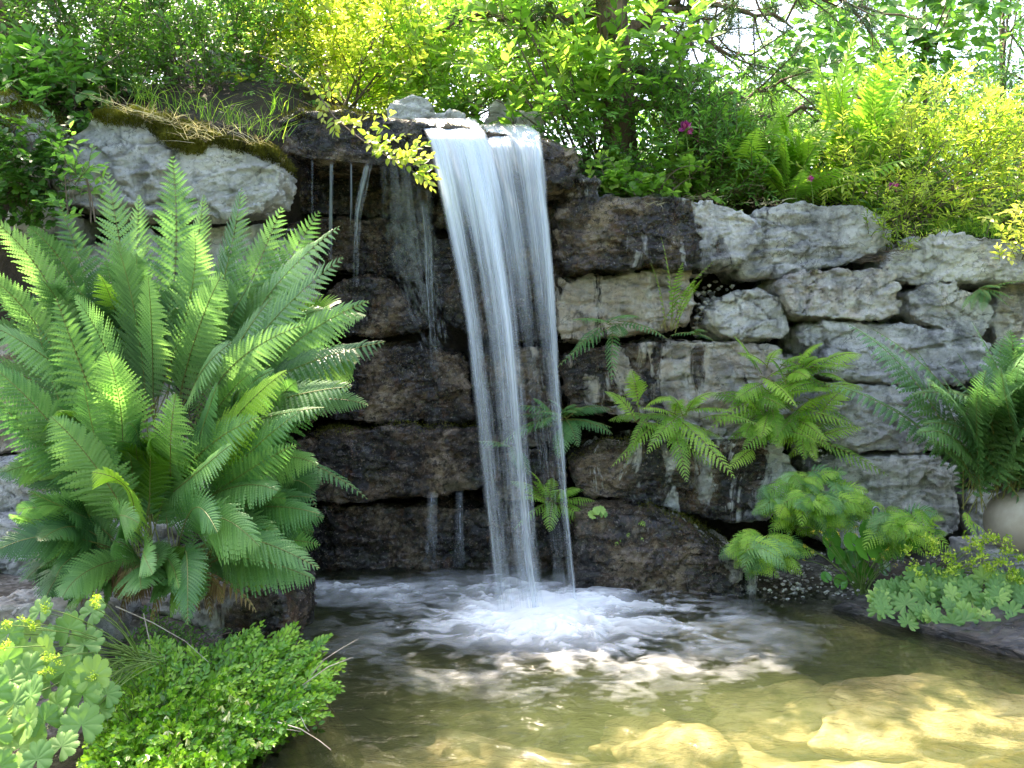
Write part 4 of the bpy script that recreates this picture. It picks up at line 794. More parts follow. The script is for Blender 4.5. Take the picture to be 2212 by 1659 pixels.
tree('distant green tree behind the bank ferns', (1600,330,15), (1380,2000,190,380), (13,17), 620, 9, .18, 'oval', 'leaf_mid', 506, None, .12, .6, .9)
tree('distant low tree at the far right', (2200,420,15), (1950,2500,250,480), (13,17), 420, 9, .18, 'oval', 'leaf_blue', 507, None, .12, .6, .9)
# the shade tree: its trunk stands left of the frame, its boughs pass over the pool above the picture
rs = np.random.RandomState(60); b = np.array((-3.6, 6.2, 2.4)); e = empty('shade_tree', b, 'tall tree whose boughs hang over the left half of the pool', 'tree', G_T)
tr = Geo(); tube(tr, bez(b, b + np.array((.2, -.1, 1.6)), b + np.array((.6, -.3, 4.2)), 12), .14, .06, 10); tr.build('trunk', M['bark'], e)
lb = Geo(); lg = Geo(); cs = []
for i in range(95):
    c_ = np.array((rs.uniform(-4.6, -1.6), rs.uniform(3.9, 7.4), rs.uniform(4.4, 6.6))); cs.append(c_)
    if i % 4 == 0: lb = Geo(); tube(lb, bez(b + np.array((.3, -.2, 2.6)), (b + c_) / 2 + np.array((0, 0, 1.8)), c_, 8), .03, .006, 5); lb.build('limb', M['bark'], e)
cs += [np.array((rs.uniform(-.7, 1.3), rs.uniform(4.8, 6.3), rs.uniform(4.9, 6.2))) for _ in range(14)]  # loose leaf clusters above the view, added to dapple sun on the right
cs = np.array(cs); ci = rs.randint(0, len(cs), 900); st = cs[ci] + rs.normal(0, .22, (900, 3)); en = st + nrm(rs.normal(0, 1, (900, 3))) * .4
sprigs(lg, None, st, en, 8, .11, rs, 'simple', .5, .2); lg.build('crown', M['leaf_mid'], e)
rs = np.random.RandomState(62); g = Geo(); n_ = 3400; c_ = np.stack([rs.uniform(-11, 11, n_), rs.uniform(-9, -6.5, n_), rs.uniform(.1, 5.2, n_)], -1)
sprigs(g, None, c_, c_ + nrm(rs.normal(0, 1, (n_, 3))) * .6, 7, .30, rs, 'simple', .5, .3); o = g.build('light_blocking_hedge', M['leaf_mid'], smooth=False); tag(o, 'unseen leafy hedge added behind the viewpoint to cut the frontal sky light', 'hedge')  # unseen hedge, added to block low sky light and deepen rock contrast
# pine: thick trunk out of the top of the picture, bare crooked boughs with needle tufts to the right
rs = np.random.RandomState(61); b = P(1350, 420, 5.55); e = empty('pine_tree', b, 'rough-barked pine with crooked needle boughs reaching right', 'tree', G_T)
tr = Geo(); sp = bez(b, P(1325, 120, 5.55), P(1305, -250, 5.55), 22); n_ = 18; th = np.linspace(0, 2 * math.pi, n_, endpoint=False)
tube(tr, sp, .105, .095, 16); tr.build('trunk', M['bark'], e); tg = []
for (x_, y_, x2, y2, x3, y3) in ((1320,100,1500,-60,1720,60),(1330,60,1450,40,1620,130),(1325,0,1550,-40,1850,-10),(1335,130,1480,240,1700,190),(1340,200,1600,300,1860,215),(1310,-40,1100,-10,950,60),(1310,30,1150,60,1010,40),(1320,-20,1480,-20,1560,80),(1330,180,1500,200,1640,260),(1325,-60,1700,-60,1950,40)):
    lb = Geo(); sp = bez(P(x_, y_, 5.55), P(x2, y2, 5.6), P(x3, y3, 5.7), 14) + np.concatenate([np.zeros((1, 3)), rs.normal(0, .025, (13, 3))]); tube(lb, sp, .032, .006, 6)
    for k in range(16):
        s0 = sp[rs.randint(3, 14)]; d_ = nrm(rs.normal(0, 1, 3) + np.array((.6, 0, 0))) * rs.uniform(.14, .5); q = bez(s0, s0 + d_ * .5 + rs.normal(0, .05, 3), s0 + d_, 6); tube(lb, q, .008, .003, 4); tg.append((q[-1], d_)); tg.append((q[3], d_))
    lb.build('limb', M['bark'], e)
V = []; 
for c_, d_ in tg:
    k = 46; dd = nrm(nrm(d_)[None] * .8 + rs.normal(0, .6, (k, 3))); s0 = c_ + rs.normal(0, .02, (k, 3)) - nrm(d_) * rs.uniform(0, .12, (k, 1)); w = nrm(np.cross(dd, rs.normal(0, 1, (k, 3)))) * .0025
    L_ = rs.uniform(.06, .11, (k, 1)); V.append(np.stack([s0 - w, s0 + w, s0 + dd * L_], 1))
V = np.concatenate(V); mesh_np('needles', V.reshape(-1, 3), np.arange(len(V) * 3).reshape(-1, 3), M['needle'], None, {'tint': np.repeat(rs.rand(len(V)), 3)}, False, e)
# ferns on the bank
G_B = 'ferns on the bank above the wall'
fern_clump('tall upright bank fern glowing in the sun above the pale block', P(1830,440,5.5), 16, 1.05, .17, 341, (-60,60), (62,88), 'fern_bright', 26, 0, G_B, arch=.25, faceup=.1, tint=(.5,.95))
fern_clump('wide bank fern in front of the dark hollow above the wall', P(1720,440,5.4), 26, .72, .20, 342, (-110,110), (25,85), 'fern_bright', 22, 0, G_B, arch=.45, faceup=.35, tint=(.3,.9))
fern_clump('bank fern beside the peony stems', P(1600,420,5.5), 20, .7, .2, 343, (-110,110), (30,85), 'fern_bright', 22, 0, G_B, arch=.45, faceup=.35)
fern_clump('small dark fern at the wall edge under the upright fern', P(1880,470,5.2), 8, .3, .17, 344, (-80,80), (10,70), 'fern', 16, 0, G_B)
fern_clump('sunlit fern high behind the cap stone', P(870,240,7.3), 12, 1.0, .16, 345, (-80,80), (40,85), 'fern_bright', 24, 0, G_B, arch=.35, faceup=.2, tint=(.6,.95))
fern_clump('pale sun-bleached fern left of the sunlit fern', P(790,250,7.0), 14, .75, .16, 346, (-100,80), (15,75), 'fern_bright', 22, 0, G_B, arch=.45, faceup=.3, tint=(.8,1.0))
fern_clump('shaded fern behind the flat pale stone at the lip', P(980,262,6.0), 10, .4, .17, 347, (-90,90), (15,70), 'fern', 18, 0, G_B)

# ------------------------------------------------------------------ lady's mantle and marsh plants
def mantle_leaf_mesh(mat, lobes=9, notch=.32, pleat=.07, cup=.22, teeth=5, seed=0, name='leaf', rings=7, deep=.2):
    rs = np.random.RandomState(seed); na = lobes * teeth * 2 + 1
    th = np.linspace(-math.pi + notch, math.pi - notch, na); ph = (th + math.pi - notch) / (2 * (math.pi - notch)) * lobes
    lob = 1 - deep + deep * np.abs(np.sin(ph * math.pi)) ** .7; tooth = 1 + .035 * (np.arange(na) % 2 * 2 - 1); rad = lob * tooth * (1 + .05 * fbm(np.stack([th * 2, th * 0 + seed, th * 0], -1), 2, 3))
    V = [(0, 0, 0)]; q = np.linspace(0, 1, rings + 1)[1:]
    for f in q:
        r = f * (1 - (1 - rad) * f ** 3); z = cup * f * f * .6 - .12 * f ** 4 + pleat * f * (np.abs(np.sin(ph * math.pi)) - .5) + .05 * fbm(np.stack([np.cos(th) * f * 3, np.sin(th) * f * 3, th * 0 + seed], -1), 2, 4)
        V += list(zip(r * np.cos(th), r * np.sin(th), z))
    F3 = [(0, 1 + i, 2 + i) for i in range(na - 1)]; F4 = []
    for k in range(rings - 1):
        a = 1 + k * na
        F4 += [(a + i, a + na + i, a + na + i + 1, a + i + 1) for i in range(na - 1)]
    me_o = mesh_np(name, np.array(V), [np.array(F3), np.array(F4)], [mat], None, {'tint': np.full(len(V), rs.uniform(.3, .8))}, True, None, True)
    me = me_o.data; bpy.data.objects.remove(me_o); return me
ML = [mantle_leaf_mesh(M['mantle'], seed=i, cup=.1 + .08 * i) for i in range(5)]
MP = [mantle_leaf_mesh(M['mantle'], seed=i + 7, cup=.1 + .06 * i, deep=.36, pleat=.11, teeth=3) for i in range(6)]
MR = [mantle_leaf_mesh(M['marsh_leaf'], lobes=1, notch=.22, pleat=0.0, cup=.35, teeth=20, seed=i + 20) for i in range(3)]
def put(me, name, e, loc, nrm_, roll, size):
    o = bpy.data.objects.new(name, me); COL.objects.link(o); o.parent = e
    o.location = Vector(loc) - e.location; q = Vector(nrm_).normalized().to_track_quat('Z', 'Y'); o.rotation_mode = 'QUATERNION'
    from mathutils import Quaternion
    o.rotation_quaternion = q @ Quaternion((0, 0, 1), roll); o.scale = (size,) * 3; return o
def flower_head(e, c, r, rs, n=46, mat='mantle_flower', name='flower_cluster'):
    g = Geo(); pos = c + rs.normal(0, r * .45, (n, 3)) * np.array((1, 1, .75)); d = nrm(rs.normal(0, 1, (n, 3)) + np.array((0, -.3, .6)))
    leaves(g, pos, d, rs.normal(0, 1, (n, 3)), np.full(n, r * .60), rs.rand(n), 'oval'); return g.build(name, M[mat], e)
def mantle(label, base, leaf_list, flowers, seed, fr=.018, pool=None):
    pool = pool or ML
    rs = np.random.RandomState(seed); b = np.array(base); e = empty('ladys_mantle', b, label, 'plant', "lady's mantle clumps beside the pool"); sg = Geo()
    for (px, py, r, Y) in leaf_list:
        c = P(px, py, Y); n_ = np.array((rs.uniform(-.7, .7), -.9, rs.uniform(.2, 1.3))); put(pool[rs.randint(len(pool))], 'leaf', e, c, n_, math.pi / 2 + rs.uniform(-.7, .7), r / FPX * Y)
        tube(sg, bez(b + rs.uniform(-.06, .06, 3) * np.array((1, 1, .1)), (b + c) / 2 + np.array((0, .06, .02)), c, 6), .0022, .0014, 4)
    for (px, py, Y) in flowers:
        c = P(px, py, Y); tube(sg, bez(b, (b + c) / 2 + np.array((0, .04, .03)), c, 6), .002, .0012, 4)
        for k in range(3): flower_head(e, c + rs.normal(0, fr * .6, 3), fr, rs, 22)
    sg.build('stems', M['stem_green'], e); return e
L1 = [(86,1320,33),(198,1322,33),(20,1368,30),(66,1374,38),(98,1380,32),(35,1417,36),(182,1393,42),(150,1358,36),(98,1412,38),(20,1470,46),(66,1503,42),(108,1470,36),(178,1500,44),(203,1460,42),(10,1550,44),(95,1557,36),(176,1566,44),(133,1612,36),(45,1615,56),(5,1600,24),(0,1655,34),(60,1450,40),(140,1450,38),(30,1520,44),(120,1520,40),(80,1640,40),(10,1430,40),(160,1430,36),(215,1535,30),(60,1560,44),(-20,1500,44),(-20,1590,44),(-10,1390,36),(230,1500,30)]
rs = np.random.RandomState(5)
mantle('lady\'s mantle with scalloped blue-green leaves in the lower left corner', (-1.15, 2.75, .22), [(x_, y_, r_ * 1.05, 2.70 - .38 * (y_ - 1320) / 340 + rs.uniform(-.05, .05)) for x_, y_, r_ in L1],
       [(x_, y_, 2.5) for x_, y_ in ((20,1350),(60,1345),(75,1360),(208,1288),(198,1310),(95,1312),(108,1425),(122,1421),(203,1460),(96,1455),(200,1500),(8,1400))], 71, .012)
L2 = []
for i in range(95):
    px = rs.uniform(1895, 2215); t_ = rs.rand(); top = 1235 if px > 1960 else 1260; py = top + (1350 - top) * t_ * (1 if px > 1960 else .8) + max(0, (px - 2120)) * .05
    L2.append((px, py, rs.uniform(20, 31), 4.10 - .36 * t_ + rs.uniform(-.04, .04)))
mantle('big lady\'s mantle with lime flower froth on the dark slate slab at the right', (1.98, 4.2, .10), L2,
       [(x_, y_, 4.05) for x_, y_ in ((2047,1218),(2058,1232),(2100,1180),(2110,1170),(2145,1165),(2160,1160),(2176,1190),(2182,1245),(2190,1235),(2134,1232),(2140,1225),(2005,1170),(2012,1190),(2060,1200),(2120,1200),(2200,1200),(1955,1195),(1975,1215),(2090,1225),(1990,1240),(2030,1250),(2160,1210),(2205,1260))], 72, .026, MP)
rs = np.random.RandomState(6); b = PZ(1862, 1286, .02); e = empty('marsh_marigold', b, 'clump of round glossy leaves and small yellow flowers at the water edge', 'plant')
sg = Geo()
for px, py, r in ((1795,1168,27),(1872,1190,31),(1838,1215,30),(1880,1148,27),(1922,1160,27),(1840,1172,22),(1965,1170,25),(1903,1198,24),(1845,1245,18),(1815,1258,18),(1805,1200,22),(1900,1175,25),(1935,1190,24),(1870,1235,22),(1785,1248,14),(1910,1225,22),(1942,1140,24)):
    c = P(px, py, 4.28 + rs.uniform(-.12, .05)); put(MR[rs.randint(3)], 'leaf', e, c, (rs.uniform(-.6, .6), -.9, rs.uniform(.2, .8)), math.pi / 2 + rs.uniform(-.6, .6), r / FPX * 4.25)
    tube(sg, bez(b + rs.uniform(-.03, .03, 3) * np.array((1, 1, 0)), (b + c) / 2 + np.array((0, .03, .05)), c, 7), .0032, .0018, 4)
for px, py in ((1757,1148),(1772,1150),(1812,1155),(1848,1138),(1850,1155),(1788,1165),(1736,1210),(1755,1192),(1738,1180),(1887,1208),(1908,1206),(1916,1188),(1935,1222),(1885,1188),(1990,1190),(1965,1150)):
    c = P(px, py, 4.2 + rs.uniform(-.1, .1)); tube(sg, bez(b, (b + c) / 2 + np.array((-.02, .0, .08)), c, 7), .002, .0012, 4); flower_head(e, c, .011, rs, 12, 'yellow_petal', 'flower')
sg.build('stems', M['stem_green'], e)
rs = np.random.RandomState(7); c0 = P(1290, 1108, 4.4); e = empty('lobed_seedling', c0 + np.array((0, .06, -.02)), 'tiny pale lobed seedling on the wet waterline boulder', 'plant')
for px, py, r in ((1280,1112,11),(1297,1104,12),(1304,1111,9),(1288,1103,9)): put(ML[rs.randint(5)], 'leaf', e, P(px, py, 4.38), (rs.uniform(-.3, .3), -.9, .6), rs.rand() * 6, r / FPX * 4.4)

# low shrubby honeysuckle in the lower left: hundreds of sprigs with small paired leaves
def low_shrub(label, poly, seed, n, Yl, base, per=15, size=.026, leafm='box_leaf', nflow=14):
    rs = np.random.RandomState(seed); q = np.array(poly, float); e = empty('low_shrub', base, label, 'shrub', 'low shrubs beside the pool'); lg = Geo()
    def inside(x, y):
        c = False; j = len(q) - 1
        for i in range(len(q)):
            if (q[i, 1] > y) != (q[j, 1] > y) and x < (q[j, 0] - q[i, 0]) * (y - q[i, 1]) / (q[j, 1] - q[i, 1]) + q[i, 0]: c = not c
            j = i
        return c
    tips = []
    while len(tips) < n:
        x, y = rs.uniform(q[:, 0].min(), q[:, 0].max()), rs.uniform(q[:, 1].min(), q[:, 1].max())
        if inside(x, y): tips.append((x, y))
    tips = np.array(tips); Y = np.interp(tips[:, 1], [1330, 1660], Yl) + rs.uniform(-.05, .12, n)
    en = np.stack([(tips[:, 0] - CX) / FPX * Y, Y, CH - (tips[:, 1] - HZ) / FPX * Y], -1); b = np.array(base)
    out = nrm(en - b + rs.normal(0, .10, (n, 3)) + np.array((.12, -.05, .05))); L = rs.uniform(.09, .20, (n, 1))
    st = en - out * L - np.array((0, 0, 1)) * L * .35 + np.array((0, .06, 0)) * L
    tn = rs.uniform(.15, .75, (n, 1)) + .25 * fbm(en * 6, 2, 3)[:, None]
    sg = Geo(); sprigs(lg, sg, st, en, per, size, rs, 'oval', tn, .1, lift=.4, twig=.0011, nrm_up=(0, -.8, .6), spread=55)
    for k in range(8):
        t_ = en[rs.randint(n)]; s1 = Geo(); tube(s1, bez(b, (b + t_) / 2 + np.array((0, 0, .06)), t_, 9), .004, .0015, 5); s1.build('stem', M['twig'], e)
    for qq in sg.F: lg.F.setdefault(qq, []).extend([f + lg.n for f in sg.F[qq]]); lg.M.setdefault(qq, []).extend([np.full(len(f), 1) for f in sg.F[qq]])
    lg.V += sg.V; lg.T += sg.T; lg.n += sg.n; lg.build('foliage', [M[leafm], M['twig']], e)
    for k in range(nflow):
        px, py = rs.uniform(330, 640), rs.uniform(1500, 1650); Yk = float(np.interp(py, [1330, 1660], Yl)) - .02
        c = P(px, py, Yk); g = Geo(); d = nrm(np.array((0, -.2, -1)) + rs.normal(0, .35, (9, 3))); leaves(g, np.repeat(c[None], 9, 0), d, rs.normal(0, 1, (9, 3)), np.full(9, .022), rs.rand(9), 'lance'); g.build('flower', M['cream_petal'], e)
    return e
low_shrub('low shrub with tiny glossy lime-green leaves and cream flowers by the pool', [(150,1665),(200,1580),(235,1500),(250,1420),(330,1370),(430,1400),(520,1370),(560,1335),(590,1370),(640,1345),(660,1390),(715,1370),(700,1430),(750,1415),(735,1470),(750,1500),(690,1520),(715,1545),(640,1570),(600,1610),(545,1625),(520,1670)],
          81, 1400, (3.05, 2.32), (-.95, 2.75, .0))
low_shrub('darker sprays of the same small-leaved shrub in front of the shore boulder', [(240,1480),(270,1330),(320,1290),(400,1330),(480,1350),(560,1380),(480,1440),(380,1480)], 82, 130, (3.2, 2.6), (-1.1, 3.05, .1), 15, .018, 'leaf_mid', 0)
def twig(label, pts, r=.0022, mat='twig_pale', side=()):
    P_ = [P(*p) for p in pts]; g = Geo(); tube(g, np.array(P_), r, r * .4, 5)
    for pr in side: tube(g, np.array([P(*p) for p in pr]), r * .6, r * .3, 4)
    o = g.build('dry_twig', M[mat]); return tag(o, label, 'twig', 'dry twigs')
twig('bare pale twig pointing up to the right out of the low shrub', [(640,1500,2.8),(700,1425,2.75),(742,1398,2.72),(773,1381,2.7)])
twig('short bare twig below the upward pointing twig', [(640,1490,2.72),(710,1440,2.7),(762,1420,2.68)])
twig('forked dry twig dipping to the water below the low shrub', [(600,1560,2.5),(650,1575,2.48),(690,1600,2.46),(715,1620,2.45)], side=([(650,1548,2.5),(660,1570,2.49),(668,1580,2.48)],))
twig('short dry twig under the low shrub beside the forked one', [(560,1572,2.5),(610,1574,2.5),(650,1580,2.5)])
twig('long pale twig leaning over the low shrub in front of the boulder', [(250,1310,2.95),(330,1345,2.9),(400,1385,2.85),(450,1430,2.8)])
twig('thin upright dry twig in front of the shore boulder', [(310,1325,2.95),(322,1380,2.9),(328,1420,2.88)])

# branch with pale-edged leaves hanging in front of the cap stone
rs = np.random.RandomState(90); b = P(560, 120, 5.3); e = empty('hanging_branch', b, 'thin branch with bright yellow-green leaves hanging over the left edge of the waterfall', 'branch')
lg = Geo(); main = np.concatenate([bez(b, P(660, 150, 4.9), P(720, 250, 4.6), 10), bez(P(720, 250, 4.6), P(790, 320, 4.45), P(940, 395, 4.3), 14)[1:]])
tw = Geo(); tube(tw, main, .005, .0015, 5); tw.build('stem', M['twig'], e); sg = Geo()
ends_px = [(800,300),(830,312),(858,300),(880,290),(905,300),(925,310),(890,335),(915,345),(938,360),(870,345),(942,385),(935,408),(925,395),(850,330),(820,325),(700,260),(725,285),(745,262),(705,235),(770,262),(790,250),(820,245),(850,240),(640,140),(680,160),(620,90),(740,190),(900,322),(930,335)]
st = []; en = []
for x_, y_ in ends_px:
    t_ = P(x_, y_, 4.32 + rs.uniform(-.05, .05) + max(0, (800 - x_)) * .003); k = np.argmin(((main - t_) ** 2).sum(1)); st.append(main[max(0, k - 2)]); en.append(t_)
sprigs(lg, sg, np.array(st), np.array(en), 8, .052, rs, 'oval', np.full((len(st), 1), .62), .2, lift=.1, twig=.0013, nrm_up=(0, -.8, .5))
for qq in sg.F: lg.F.setdefault(qq, []).extend([f + lg.n for f in sg.F[qq]]); lg.M.setdefault(qq, []).extend([np.full(len(f), 1) for f in sg.F[qq]])
lg.V += sg.V; lg.T += sg.T; lg.n += sg.n; lg.build('foliage', [M['leaf_gold'], M['twig']], e)

# ------------------------------------------------------------------ moss, straw, grass
def moss(seed, zmin, nmin, n, length, sd, xr=None, th=-.1, front=.0):
    ob, V, vn = ROCK[seed]; rs = np.random.RandomState(sd)
    zt = V[:, 2].max(); k = (V[:, 2] > zmin(V[:, 0])) & (vn[:, 2] > nmin) & (fbm(V * 4, 3, sd) > th) & (vn[:, 1] < .5)
    if xr: k &= (V[:, 0] > xr[0]) & (V[:, 0] < xr[1])
    idx = np.nonzero(k)[0]; 
    if not len(idx): return
    c = V[rs.choice(idx, n)] + rs.normal(0, .008, (n, 3)); d = nrm(vn[rs.choice(idx, n)] * .3 + rs.normal(0, .45, (n, 3)) + np.array((0, -.35, .45)))
    w = nrm(np.cross(d, rs.normal(0, 1, (n, 3)))) * .0026; L = rs.uniform(.4, 1, (n, 1)) * length
    c = c + np.array((0, 0, 1)) * rs.uniform(-.01, .018, (n, 1)) + np.array((0, -1, 0)) * rs.uniform(0, .012, (n, 1))
    T = np.stack([c - w, c + w, c + d * L], 1)
    o = mesh_np('moss', T.reshape(-1, 3), np.arange(n * 3).reshape(-1, 3), M['moss'], None, {'tint': np.repeat(np.clip(.45 + fbm(c * 7, 3, 5) * .9 + rs.uniform(-.15, .15, n), 0, 1), 3)}, False, ob)
    o['kind'] = 'stuff'
pz = lambda px, py, Y: P(px, py, Y)
def line(pts, Y):
    xs = [P(a, b, Y)[0] for a, b in pts]; zs = [P(a, b, Y)[2] for a, b in pts]; return lambda x: np.interp(x, xs, zs)
moss(92, line([(130,275),(190,250),(220,262),(310,270),(340,300),(390,325),(430,330),(455,300),(500,322),(560,335),(620,360)], 4.48), -.6, 38000, .036, 1, th=-.6)
moss(95, line([(-100,330),(60,300),(120,330)], 4.35), -.6, 12000, .030, 2, th=-.4)
moss(59, line([(590,262),(700,250),(800,262),(900,262)], 4.8), -.2, 6000, .018, 3, (-9, -.75), -.3)
moss(83, line([(500,945),(1050,945)], 4.86), .1, 3000, .012, 4, th=.1)
moss(53, line([(1230,1120),(1650,1240)], 4.38), .2, 2500, .014, 5, th=.1)
moss(50, line([(1230,1010),(1700,985)], 4.72), .1, 2500, .014, 6, th=.1)
def blades(name, label, cat, centres, n, length, mat, seed, spread, lean, kind=None, w=.0018, group=None):
    """each tuft is its own thing"""
    for ti, (px, py, Y) in enumerate(centres):
        rs = np.random.RandomState(seed + ti); c = P(px, py, Y); b = c + rs.normal(0, 1, (n, 3)) * np.array((spread, spread * .6, .006))
        d = nrm(rs.normal(0, .45, (n, 3)) * np.array((1, .6, .2)) + np.array(lean)); L = rs.uniform(.5, 1.1, (n, 1)) * length; s = nrm(np.cross(d, rs.normal(0, 1, (n, 3)))) * w
        m1 = b + d * L * .5; dr = nrm(d * np.array((1, 1, 0)) + 1e-3); t_ = b + d * L * .85 + dr * L * .35 - np.array((0, 0, 1)) * L * .10
        V = np.stack([b - s, b + s, m1 + s * .8, m1 - s * .8, t_], 1); k = np.arange(n)[:, None] * 5
        o = mesh_np(name, V.reshape(-1, 3), [k + np.array([[0, 1, 2, 3]]), k + np.array([[3, 2, 4]])], M[mat], None, {'tint': np.repeat(rs.rand(n), 5)}, False)
        tag(o, label, cat, group)
blades('grass_tuft', 'thin green grass tuft growing among the shrubs above the mossy block', 'grass', [(330,235,4.75),(390,240,4.8),(450,262,4.75),(500,270,4.7),(540,285,4.7),(600,240,4.9),(580,300,4.65),(300,215,4.9)], 24, .20, 'grass', 900, .05, (0, -.1, 1), group='grass tufts above the mossy block')
blades('grass_tuft', 'grass tuft at the wall edge above the layered block', 'grass', [(1980,505,5.2),(2040,500,5.2),(2100,503,5.2),(2150,510,5.2),(1900,450,5.3)], 60, .14, 'grass', 920, .07, (0, -.1, 1), group='grass tufts above the layered block')
blades('straw', 'bleached straw hanging over the moss cap', 'straw', [(300,240,4.45),(370,262,4.42),(410,280,4.40),(430,300,4.38),(340,255,4.42),(470,285,4.42),(555,310,4.40),(240,225,4.5)], 26, .17, 'straw', 940, .05, (.1, -.7, .15), w=.0014, group='straw on the moss cap')
blades('straw', 'reddish dry needles caught between the layered block and the blocky stone', 'straw', [(1890,565,4.9),(1915,560,4.9),(1935,545,4.9)], 30, .14, 'twig', 960, .04, (-.4, -.6, .1), w=.0016, group='dry needles in the joint')
blades('straw', 'dry brown needles on the ledge in the wall', 'straw', [(1470,745,4.9),(1400,445,4.9),(1650,440,5.0),(1500,430,5.0)], 30, .09, 'straw', 970, .05, (.1, -.6, .1), w=.0012, group='dry needles on the ledges')
blades('straw', 'heap of pale dry needles at the right end of the slate slab', 'straw', [(2195,1385,3.62),(2215,1395,3.55)], 70, .10, 'straw', 980, .05, (0, -.6, .3), w=.0012, group='dry needles by the slab')
# pink buds and blooms
for px, py, Y, r, lab in ((1480,288,5.1,.026,'large drooping pink peony bud above the peony stems'),(1507,303,5.2,.012,'small pink bud beside the large peony bud'),(1750,392,5.1,.013,'slim pink bud over the pale block'),(1930,411,5.0,.018,'round magenta bloom in the yellow bush'),(1716,408,5.2,.010,'tiny pink bud left of the slim bud')):
    rs = np.random.RandomState(int(px)); c = P(px, py, Y); n = 26; g = Geo(); d = nrm(rs.normal(0, .35, (n, 3)) + np.array((.1, -.1, -1 if r > .03 else .3))); leaves(g, np.repeat((c + np.array((0, 0, r * .9)))[None], n, 0), d, nrm(rs.normal(0, 1, (n, 3))), np.full(n, r * 2.0), rs.rand(n), 'oval')
    e = empty('flower', c + np.array((0, 0, -.12)), lab, 'flower', 'pink flowers on the bank'); g.build('petals', M['pink_petal'], e)
    s1 = Geo(); tube(s1, bez(c + np.array((.03, .02, -.30)), c + np.array((.02, 0, -.05)), c + np.array((0, 0, r)), 8), .003, .002, 5); s1.build('stem', M['stem_green'], e)

# ------------------------------------------------------------------ stones in and beside the pool
M['slate'] = plain('slate', [(.35, (.010, .010, .012)), (.52, (.035, .035, .037)), (.66, (.12, .115, .11)), (.8, (.30, .29, .27))], 6, .38, .8, .02, (.5, 1, 5), 30, .5)
o, V, vn = rock('slate_slab', 'long dark slate slab at the water edge under the lady\'s mantle', None, 0, .42, (0, 0), .2, 141, .25, .45, 'slab', None, .012, world_poly=[(-.50, 0, .0), (-.44, 0, .04), (-.1, 0, .055), (.35, 0, .05), (.46, 0, .03), (.50, 0, -.02), (.42, 0, -.06), (-.42, 0, -.06)])
o.data.materials.clear(); o.data.materials.append(M['slate']); o.location = (1.93, 3.86, -.065); o.rotation_euler = (math.radians(5), 0, math.radians(-57))
o, V, vn = rock('boulder', 'smooth light grey boulder at the right edge behind the lady\'s mantle', [(2190,1215),(2230,1195),(2330,1200),(2340,1330),(2210,1330),(2180,1270)], 4.25, .4, (-.2, -.2), .1, 144, .3, .6, 'boulder')
M['pool_stone'] = plain('algae_covered_stone', [(.30, (.07, .06, .03)), (.42, (.24, .20, .10)), (.52, (.46, .36, .19)), (.66, (.74, .62, .40))], 5, .7, .5, .015)
for i, (px, py, rx_, ry_, rz_, zt, lab) in enumerate((
    (1490,1500,.30,.22,.20,-.05,'pale rounded boulder under water below the foam'),(1690,1450,.26,.24,.20,-.05,'tilted golden boulder under water in the middle of the sunlit shallows'),
    (2040,1480,.42,.24,.22,.015,'broad golden boulder just breaking the surface at the right'),(1960,1610,.36,.26,.20,-.04,'large bleached boulder under water near the bottom right'),
    (1620,1315,.30,.14,.20,.012,'dark flat stone breaking the surface by the waterline boulder'),(760,1570,.22,.18,.16,-.12,'dim brown boulder under water right of the low shrub'),
    (1060,1570,.34,.22,.16,-.13,'wide olive boulder under water at the bottom centre'),(1100,1475,.18,.13,.14,-.13,'small yellow stone under water below the waterfall foam'),
    (2190,1620,.24,.2,.16,-.06,'yellow-brown boulder under water in the bottom right corner'),(1400,1630,.26,.2,.15,-.10,'mottled stone under water at the bottom right of centre'),
    (1560,1600,.24,.2,.16,-.12,'green-brown stone under water between two pale boulders'),(1900,1400,.16,.12,.14,-.10,'small golden stone under water in front of the slab'),(600,1650,.2,.18,.14,-.1,'dark brown boulder under water at the foot of the low shrub'))):
    c = PZ(px, py, min(zt, -.03)); zt = zt - .11 if zt < 0 else zt - .085; rz_ = rz_ * .55; rx_ *= 1.2; ry_ *= 1.25; rs = np.random.RandomState(800 + i); n1, n2 = 72, 44
    u, v = np.meshgrid(np.linspace(0, 2 * math.pi, n1, endpoint=False), np.linspace(0, math.pi, n2), indexing='ij')
    S = np.stack([np.cos(u) * np.sin(v), np.sin(u) * np.sin(v), np.cos(v)], -1).reshape(-1, 3); o_ = np.array((i * 3.3, 1, 2))
    k = 1 + fbm(S * 1.4 + o_, 3, 60) * .6 + fbm(S * 4 + o_, 3, 61) * .14; a = rs.uniform(-.5, .5); V = S * k[:, None] * np.array((rx_, ry_, rz_)) * .95
    V = np.stack([V[:, 0] * math.cos(a) - V[:, 1] * math.sin(a), V[:, 0] * math.sin(a) + V[:, 1] * math.cos(a), V[:, 2]], -1)
    V = V + np.array((c[0], c[1], zt - V[:, 2].max())); idx = np.arange(n1 * n2).reshape(n1, n2); i2 = np.roll(idx, -1, axis=0)
    F = np.stack([idx[:, :-1], idx[:, 1:], i2[:, 1:], i2[:, :-1]], -1).reshape(-1, 4)
    o = mesh_np('pool_boulder', V, F, M['pool_stone']); tag(o, lab, 'boulder', 'boulders lying in the pool')
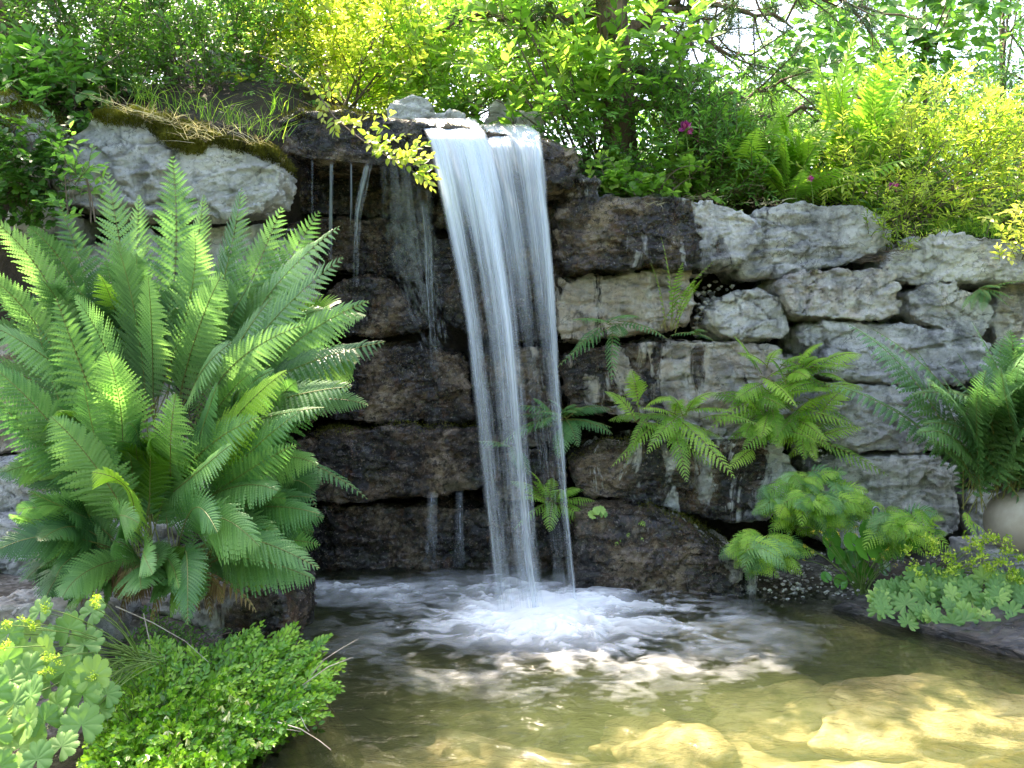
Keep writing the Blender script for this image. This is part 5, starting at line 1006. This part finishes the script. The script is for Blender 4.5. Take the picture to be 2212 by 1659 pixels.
# gravel and rubble (stuff)
def pebbles(name, label, spots, n, size, seed, mat):
    rs = np.random.RandomState(seed); g = Geo(); T = np.array([(1,0,0),(-1,0,0),(0,1,0),(0,-1,0),(0,0,1),(0,0,-1),(.6,.6,.55),(-.6,.6,.55),(-.6,-.6,.55),(.6,-.6,.55)], float)
    F = np.array([(4,6,7),(4,7,8),(4,8,9),(4,9,6),(0,2,6),(2,7,6),(2,1,7),(1,8,7),(1,3,8),(3,9,8),(3,0,9),(0,6,9),(5,2,0),(5,1,2),(5,3,1),(5,0,3)])
    allV = []; 
    for (c, sp) in spots:
        for k in range(n // len(spots)):
            p = np.array(c) + rs.normal(0, 1, 3) * np.array(sp); s = size * rs.uniform(.5, 1.5) * np.array((1, rs.uniform(.6, 1), rs.uniform(.5, .8))); a = rs.rand() * 6.28
            v = T * s * rs.uniform(.85, 1.15, (10, 1)); v = np.stack([v[:, 0] * math.cos(a) - v[:, 1] * math.sin(a), v[:, 0] * math.sin(a) + v[:, 1] * math.cos(a), v[:, 2]], -1); g.add(v + p, F, 0, rs.rand())
    o = g.build(name, M[mat], smooth=False); tag(o, label, 'gravel', kind='stuff')
t = NT('pebble'); t.set(Base_Color=t.ramp(t.attr('tint'), [(.1, (.05, .045, .04)), (.4, (.20, .19, .18)), (.7, (.38, .36, .34)), (.95, (.6, .58, .55))]), Roughness=.6); M['pebble'] = t.m
def gz(x, y): return float(ground_h(np.array([x]), np.array([y]))[0])
pebbles('gravel', 'grey gravel on the bank at the right edge', [((2.12, 3.42, .03), (.05, .05, .015)), ((1.9, 4.55, .12), (.25, .12, .02)), ((1.45, 4.55, .06), (.12, .10, .03)), ((1.35, 4.4, .0), (.10, .07, .02)), ((1.65, 4.35, .04), (.12, .07, .02))], 600, .009, 31, 'pebble')
pebbles('rubble', 'small stone rubble packed in the wall joints', [(P(1535, 650, 5.15), (.05, .03, .06)), (P(1515, 690, 5.15), (.03, .03, .04)), (P(1780, 1005, 5.0), (.03, .02, .03))], 200, .016, 33, 'pebble')
# round stoneware ball
M['stoneware'] = plain('stoneware', [(.3, (.20, .165, .125)), (.6, (.34, .29, .235)), (.8, (.45, .40, .34))], 5, .6, .35, .004, bscale=160)
c = P(2206, 1128, 4.42); u, v = np.meshgrid(np.linspace(0, 2 * math.pi, 64, endpoint=False), np.linspace(.02, math.pi, 40), indexing='ij')
r_ = 74 / FPX * 4.42; S = np.stack([np.cos(u) * np.sin(v), np.sin(u) * np.sin(v), np.cos(v) * .97], -1).reshape(-1, 3) * r_ + c; idx = np.arange(64 * 40).reshape(64, 40); i2 = np.roll(idx, -1, axis=0)
o = mesh_np('stoneware_ball', S, np.stack([idx[:, :-1], idx[:, 1:], i2[:, 1:], i2[:, :-1]], -1).reshape(-1, 4), M['stoneware']); tag(o, 'round beige stoneware ball at the right edge below the tall fern', 'garden ball')
rock('flat_stone', 'flat stone carrying the stoneware ball', [(2130,1192),(2200,1186),(2330,1190),(2330,1290),(2130,1280)], 4.36, .4, (0, 0), .3, 147, .2, .5, 'stone')
# metal hook with a chain
t = NT('weathered_steel'); t.set(Base_Color=(.22, .24, .25), Metallic=.9, Roughness=.4); M['steel'] = t.m
b = P(1886, 1180, 4.3); e = empty('chain_hook', b, 'small grey metal hook post with a hanging chain among the feathery ferns', 'hook'); g = Geo()
pts = [P(1886, 1190, 4.3), P(1886, 1140, 4.3), P(1886, 1112, 4.3)] + [P(1892 + 7 * math.cos(a), 1104 + 9 * math.sin(a), 4.3) for a in np.linspace(math.pi, math.pi * 2.4, 9)]
tube(g, np.array(pts), .0055, .0045, 8); g.build('post', M['steel'], e)
for k in range(9):
    c = P(1897 + k * 4.4, 1114 + k * 9.5, 4.28); g = Geo(); a = np.linspace(0, 2 * math.pi, 13); ax = np.array((1, 0, 0)) if k % 2 else np.array((0, 1, 0)); dn = nrm(np.array((.35, 0, -1)))
    tube(g, c + np.cos(a)[:, None] * dn * .015 + np.sin(a)[:, None] * ax * .008, .0022, .0022, 5); g.build('chain_link', M['steel'], e)
